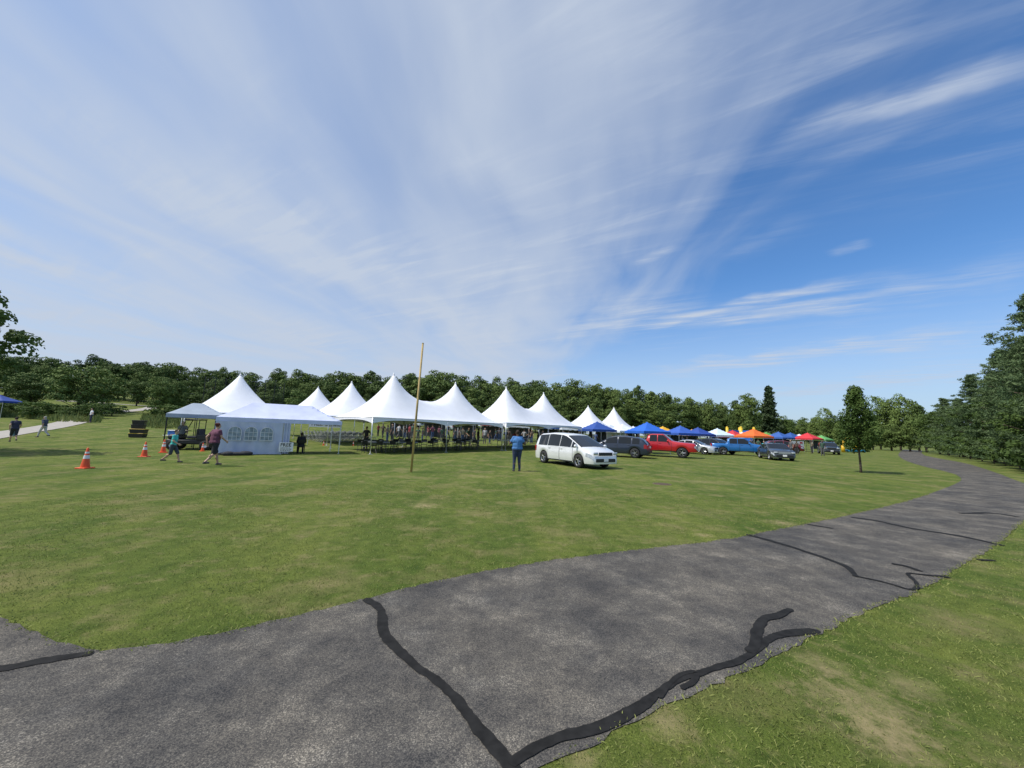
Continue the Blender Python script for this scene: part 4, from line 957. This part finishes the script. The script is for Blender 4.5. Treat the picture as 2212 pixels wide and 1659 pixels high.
bn = thing('banner', 'long white FREE banner on posts behind the windowed canopy', 'banner', P(703, 33), UA*.4)
MB().box((0, 0, 1.72), (2.5, .02, .48)).build('banner_sheet', M_WHITE, bn)
for s in (-1, 1): MB().tube((1.25*s, 0, 0), (1.25*s, 0, 2.0), .025).build('post', M_POLE, bn)
text_obj('FREE', .42, M_BLACK, bn, (-.65, -.014, 1.72), (math.pi/2, 0, 0))
m = MB()
for k in range(2):
    x = -.0
    while x < 1.1:
        w = rr.uniform(.08, .2); m.box((x+w/2, -.013, 1.82-.2*k), (w, .004, .1)); x += w+.04
m.build('small_print', M_BLACK, bn)
# ------------------------------------------------------------------ yellow pole
pb = G(888, 1020)
yp = thing('pole', 'tall thin tan yellow pole standing on the lawn before the middle tent', 'pole', pb)
hp = 5.3
M_YP = mat('yellow_paint', (.48, .34, .13), .6, 0, .2, 3)
tipx = .16
MB().tube((0, 0, -.1), (tipx, 0, hp), .045, .04, 12).build('shaft', M_YP, yp, True)
MB().lathe([(.001, .01), (.04, .0), (.042, -.04)], (tipx, 0, hp+.01), 'Z', 12).build('end_cap', M_YP, yp)
# cones
M_OR = mat('cone_orange', (.75, .09, .015), .5, 0, .1, 5); M_REF = mat('reflective_band', (.72, .72, .72), .4, 0, .06)
co = thing('traffic_cone', 'x', 'cone')
MB().box((0, 0, .02), (.36, .36, .04), 0, .012).build('base', M_OR, co)
MB().lathe([(.13, .03), (.125, .06), (.03, .7), (.02, .715), (.001, .717)], (0, 0, 0), 'Z', 20).build('cone_body', M_OR, co, True)
for a, b in ((.34, .46), (.52, .58)):
    f = lambda z: .125-(.095)*(z-.06)/.64+.003
    MB().lathe([(f(a), a), (f(b), b)], (0, 0, 0), 'Z', 20).build('reflective_band', M_REF, co, True)
for i, (px, py, lb) in enumerate([(183, 1012, 'orange traffic cone nearest the left edge, in front of the others'), (311, 987, 'orange traffic cone left of the child, second from the left'), (352, 978, 'orange traffic cone just behind the child'), (437, 975, 'orange traffic cone behind the walking woman'), (699, 962, 'small orange cone under the open end of the windowed canopy'), (763, 963, 'small orange cone between the windowed canopy and the middle tent')]):
    o = co if i == 0 else copy_tree(co); o.location = G(px, py); o.rotation_euler.z = .3*i; o['label'] = lb
    s = (1.0, 1.0, 1.0, .7, .5, .5)[i]; o.scale = (s, s, s)
# tote stack
tp = G(297, 945); M_YL = mat('yellow_lid', (.6, .4, .03), .5); 
for k in range(4):
    r = thing('storage_tote', ['black storage tote with yellow lid, bottom of the stack', 'black storage tote with yellow lid, second from the bottom', 'black storage tote, third from the bottom of the stack', 'black storage tote, topmost of the stack'][k], 'tote', tp+Vector((.05*math.sin(k*2), 0, [0, .37, .74, 1.11][k])), .2+.08*k)
    sc = (1.05 if k < 2 else .85)
    a, b = .5*sc, .3*sc
    vs_ = [(-a*.9, -b*.9, 0), (a*.9, -b*.9, 0), (a*.9, b*.9, 0), (-a*.9, b*.9, 0), (-a, -b, .32), (a, -b, .32), (a, b, .32), (-a, b, .32)]
    MB().add(vs_, [(3, 2, 1, 0), (4, 5, 6, 7), (0, 1, 5, 4), (1, 2, 6, 5), (2, 3, 7, 6), (3, 0, 4, 7)]).build('tub', M_BLACK, r)
    MB().box((0, 0, .343), (2.1*a, 2.12*b, .045), 0, .012).build('lid', M_YL if k < 2 else M_BLACK, r)
    for s in (-1, 1): MB().box((s*(a*.98+.02), 0, .25), (.05, .16, .03)).build('handle', M_BLACK, r)
# table with blue bins
bt = table(P(384, 27.5), .2, 'small folding table holding blue bins left of the blue grey canopy', w=1.2)
for k in range(2):
    r = thing('cooler', ['blue cooler on the left of the small folding table', 'blue cooler on the right of the small folding table'][k], 'cooler', P(384, 27.5)+Vector((-.28+.55*k, .05, .752)), .2)
    MB().box((0, 0, .15), (.48, .32, .3), 0, .03).build('tub', paint((.03, .12, .4), 'plastic'), r); MB().box((0, 0, .325), (.5, .34, .05), 0, .015).build('lid', M_WHITE, r)
tcn = thing('trash_bin', 'brown trash bin beside the pale concrete path', 'bin', G(131, 897), .1)
MB().lathe([(.26, 0), (.3, .06), (.31, .75), (.29, .8)], (0, 0, 0), 'Z', 16).build('drum', paint((.07, .05, .04), 'plastic'), tcn, True); MB().lathe([(.32, .78), (.33, .86), (.25, .95), (.08, .96), (.001, .96)], (0, 0, 0), 'Z', 16).build('lid', M_BLACK, tcn, True)
dc = thing('drain_cover', 'rusty drain cover set flush in the lawn before the minivan', 'drain cover', G(1430, 1046))
MB().lathe([(.001, .02), (.26, .02), (.27, .0)], (0, 0, 0), 'Z', 18).build('lid', paint((.08, .05, .03)), dc); MB().lathe([(.275, .015), (.33, .015), (.34, 0)], (0, 0, 0), 'Z', 18).build('rim', paint((.11, .085, .05)), dc)
# backstop netting behind
nb_ = thing('backstop_netting', 'tall dark netting on posts behind the leftmost peaked tent', 'netting')
a0, a1 = P(432, 75), P(606, 80)
for i in range(9):
    q = a0.lerp(a1, i/8); q.z = hgt(q.x, q.y); MB().tube(q, q+Vector((0, 0, 7.6)), .07, .06, 6).build('post', M_BLACK, nb_)
m = MB()
for z in np.arange(.6, 7.6, .75):
    for i in range(8):
        q, w = a0.lerp(a1, i/8), a0.lerp(a1, (i+1)/8); q.z = hgt(q.x, q.y)+z; w.z = hgt(w.x, w.y)+z; m.tube(q, w, .018, .018, 4)
for i in range(64):
    q = a0.lerp(a1, i/64); q.z = hgt(q.x, q.y); m.tube(q, q+Vector((0, 0, 7.4)), .012, .012, 4)
m.build('net', M_BLACK, nb_)
# inflatables
ia = thing('inflatable_arch', 'yellow inflatable arch on a blue base right of the dark car', 'inflatable', P(1833, 66), .1)
m = MB(); pts = [Vector((1.1*math.cos(t), 0, 1.2+1.1*math.sin(t))) for t in np.linspace(0, math.pi, 14)]; pts = [Vector((1.1, 0, 0))]+pts+[Vector((-1.1, 0, 0))]
for a, b in zip(pts[:-1], pts[1:]): m.cap(a, b, .27, .27)
m.build('arch', paint((.7, .42, .02), 'plastic'), ia, True); MB().box((1.3, .2, .3), (3.2, 1.2, .4), 0, .12).build('base', paint((.02, .2, .35), 'plastic'), ia)
bh = thing('bounce_house', 'blue and yellow bounce house behind the orange canopy', 'inflatable', P(1600, 90), .3)
MB().box((0, 0, .4), (4.5, 4.5, .8), 0, .2).build('base', paint((.02, .12, .45), 'plastic'), bh, True)
for sx in (-1, 1):
    for sy in (-1, 1): MB().cap((sx*1.9, sy*1.9, .5), (sx*1.9, sy*1.9, 4.2), .35, .3).build('tower', paint((.75, .5, .03), 'plastic'), bh, True)
MB().box((0, 1.9, 2.2), (3.6, .2, 3)).box((1.9, 0, 2.2), (.2, 3.6, 3)).build('side_wall', paint((.03, .15, .5), 'plastic'), bh)
wb = thing('banner', 'white and red banner hanging on a stall below the red canopy', 'banner', P(1722, 60), .2)
MB().box((0, 0, 1.2), (2.4, .03, .9)).build('banner_sheet', M_WHITE, wb); MB().box((-.1, -.02, 1.05), (1.3, .012, .25)).box((.7, -.02, 1.4), (.5, .012, .25)).build('red_print', paint((.5, .02, .03), 'plastic'), wb)
for s in (-1, 1): MB().tube((1.2*s, 0, 0), (1.2*s, 0, 1.7), .03).build('post', M_POLE, wb)
# ------------------------------------------------------------------ crowd
cr = random.Random(8)
cols = [(.03, .03, .04), (.03, .03, .04), (.25, .04, .05), (.4, .4, .42), (.05, .08, .18), (.1, .1, .11), (.16, .05, .08), (.2, .18, .13), (.05, .1, .07), (.08, .06, .05)]
def crowd(n, x0, x1, d0, d1, label, group):
    for i in range(n):
        px = x0+(x1-x0)*(i+cr.uniform(.05, .95))/n; d = cr.uniform(d0, d1)
        pose = ['stand', 'hips', 'front', 'walk', 'stand'][cr.randrange(5)]
        person(label, P(px, d), cr.uniform(0, 6.28), cr.uniform(1.5, 1.88), pose, cols[cr.randrange(10)], cols[cr.choice((0, 4, 5))], skin=cr.choice((M_SKIN, M_SKIN2, M_SKIN2)), group=group, vox=.014, sleeves=.55)
crowd(22, 815, 1050, 38, 49, 'small figure in the shade behind the tables of the middle tent', 'people behind the middle tent')
crowd(20, 1055, 1255, 40, 52, 'small figure standing in the shade under the right two-peak tent', 'people under the right tent')
crowd(24, 1260, 1780, 43, 60, 'small distant figure among the coloured canopies', 'people among the coloured canopies')
person('person in grey shirt standing at the left post of the blue grey canopy', P(397, 25.2), R(200), 1.74, 'stand', (.2, .22, .25), (.05, .05, .06), sleeves=.55)
person('person in bright turquoise top standing right of the blue pickup truck', P(1650, 39), R(120), 1.6, 'stand', (.05, .45, .5), (.05, .05, .06), sleeves=.55)
person('person in dark clothes standing behind the left leg of the middle tent', P(793, 30), R(160), 1.75, 'hips', (.03, .03, .035), (.03, .03, .04), sleeves=.55)
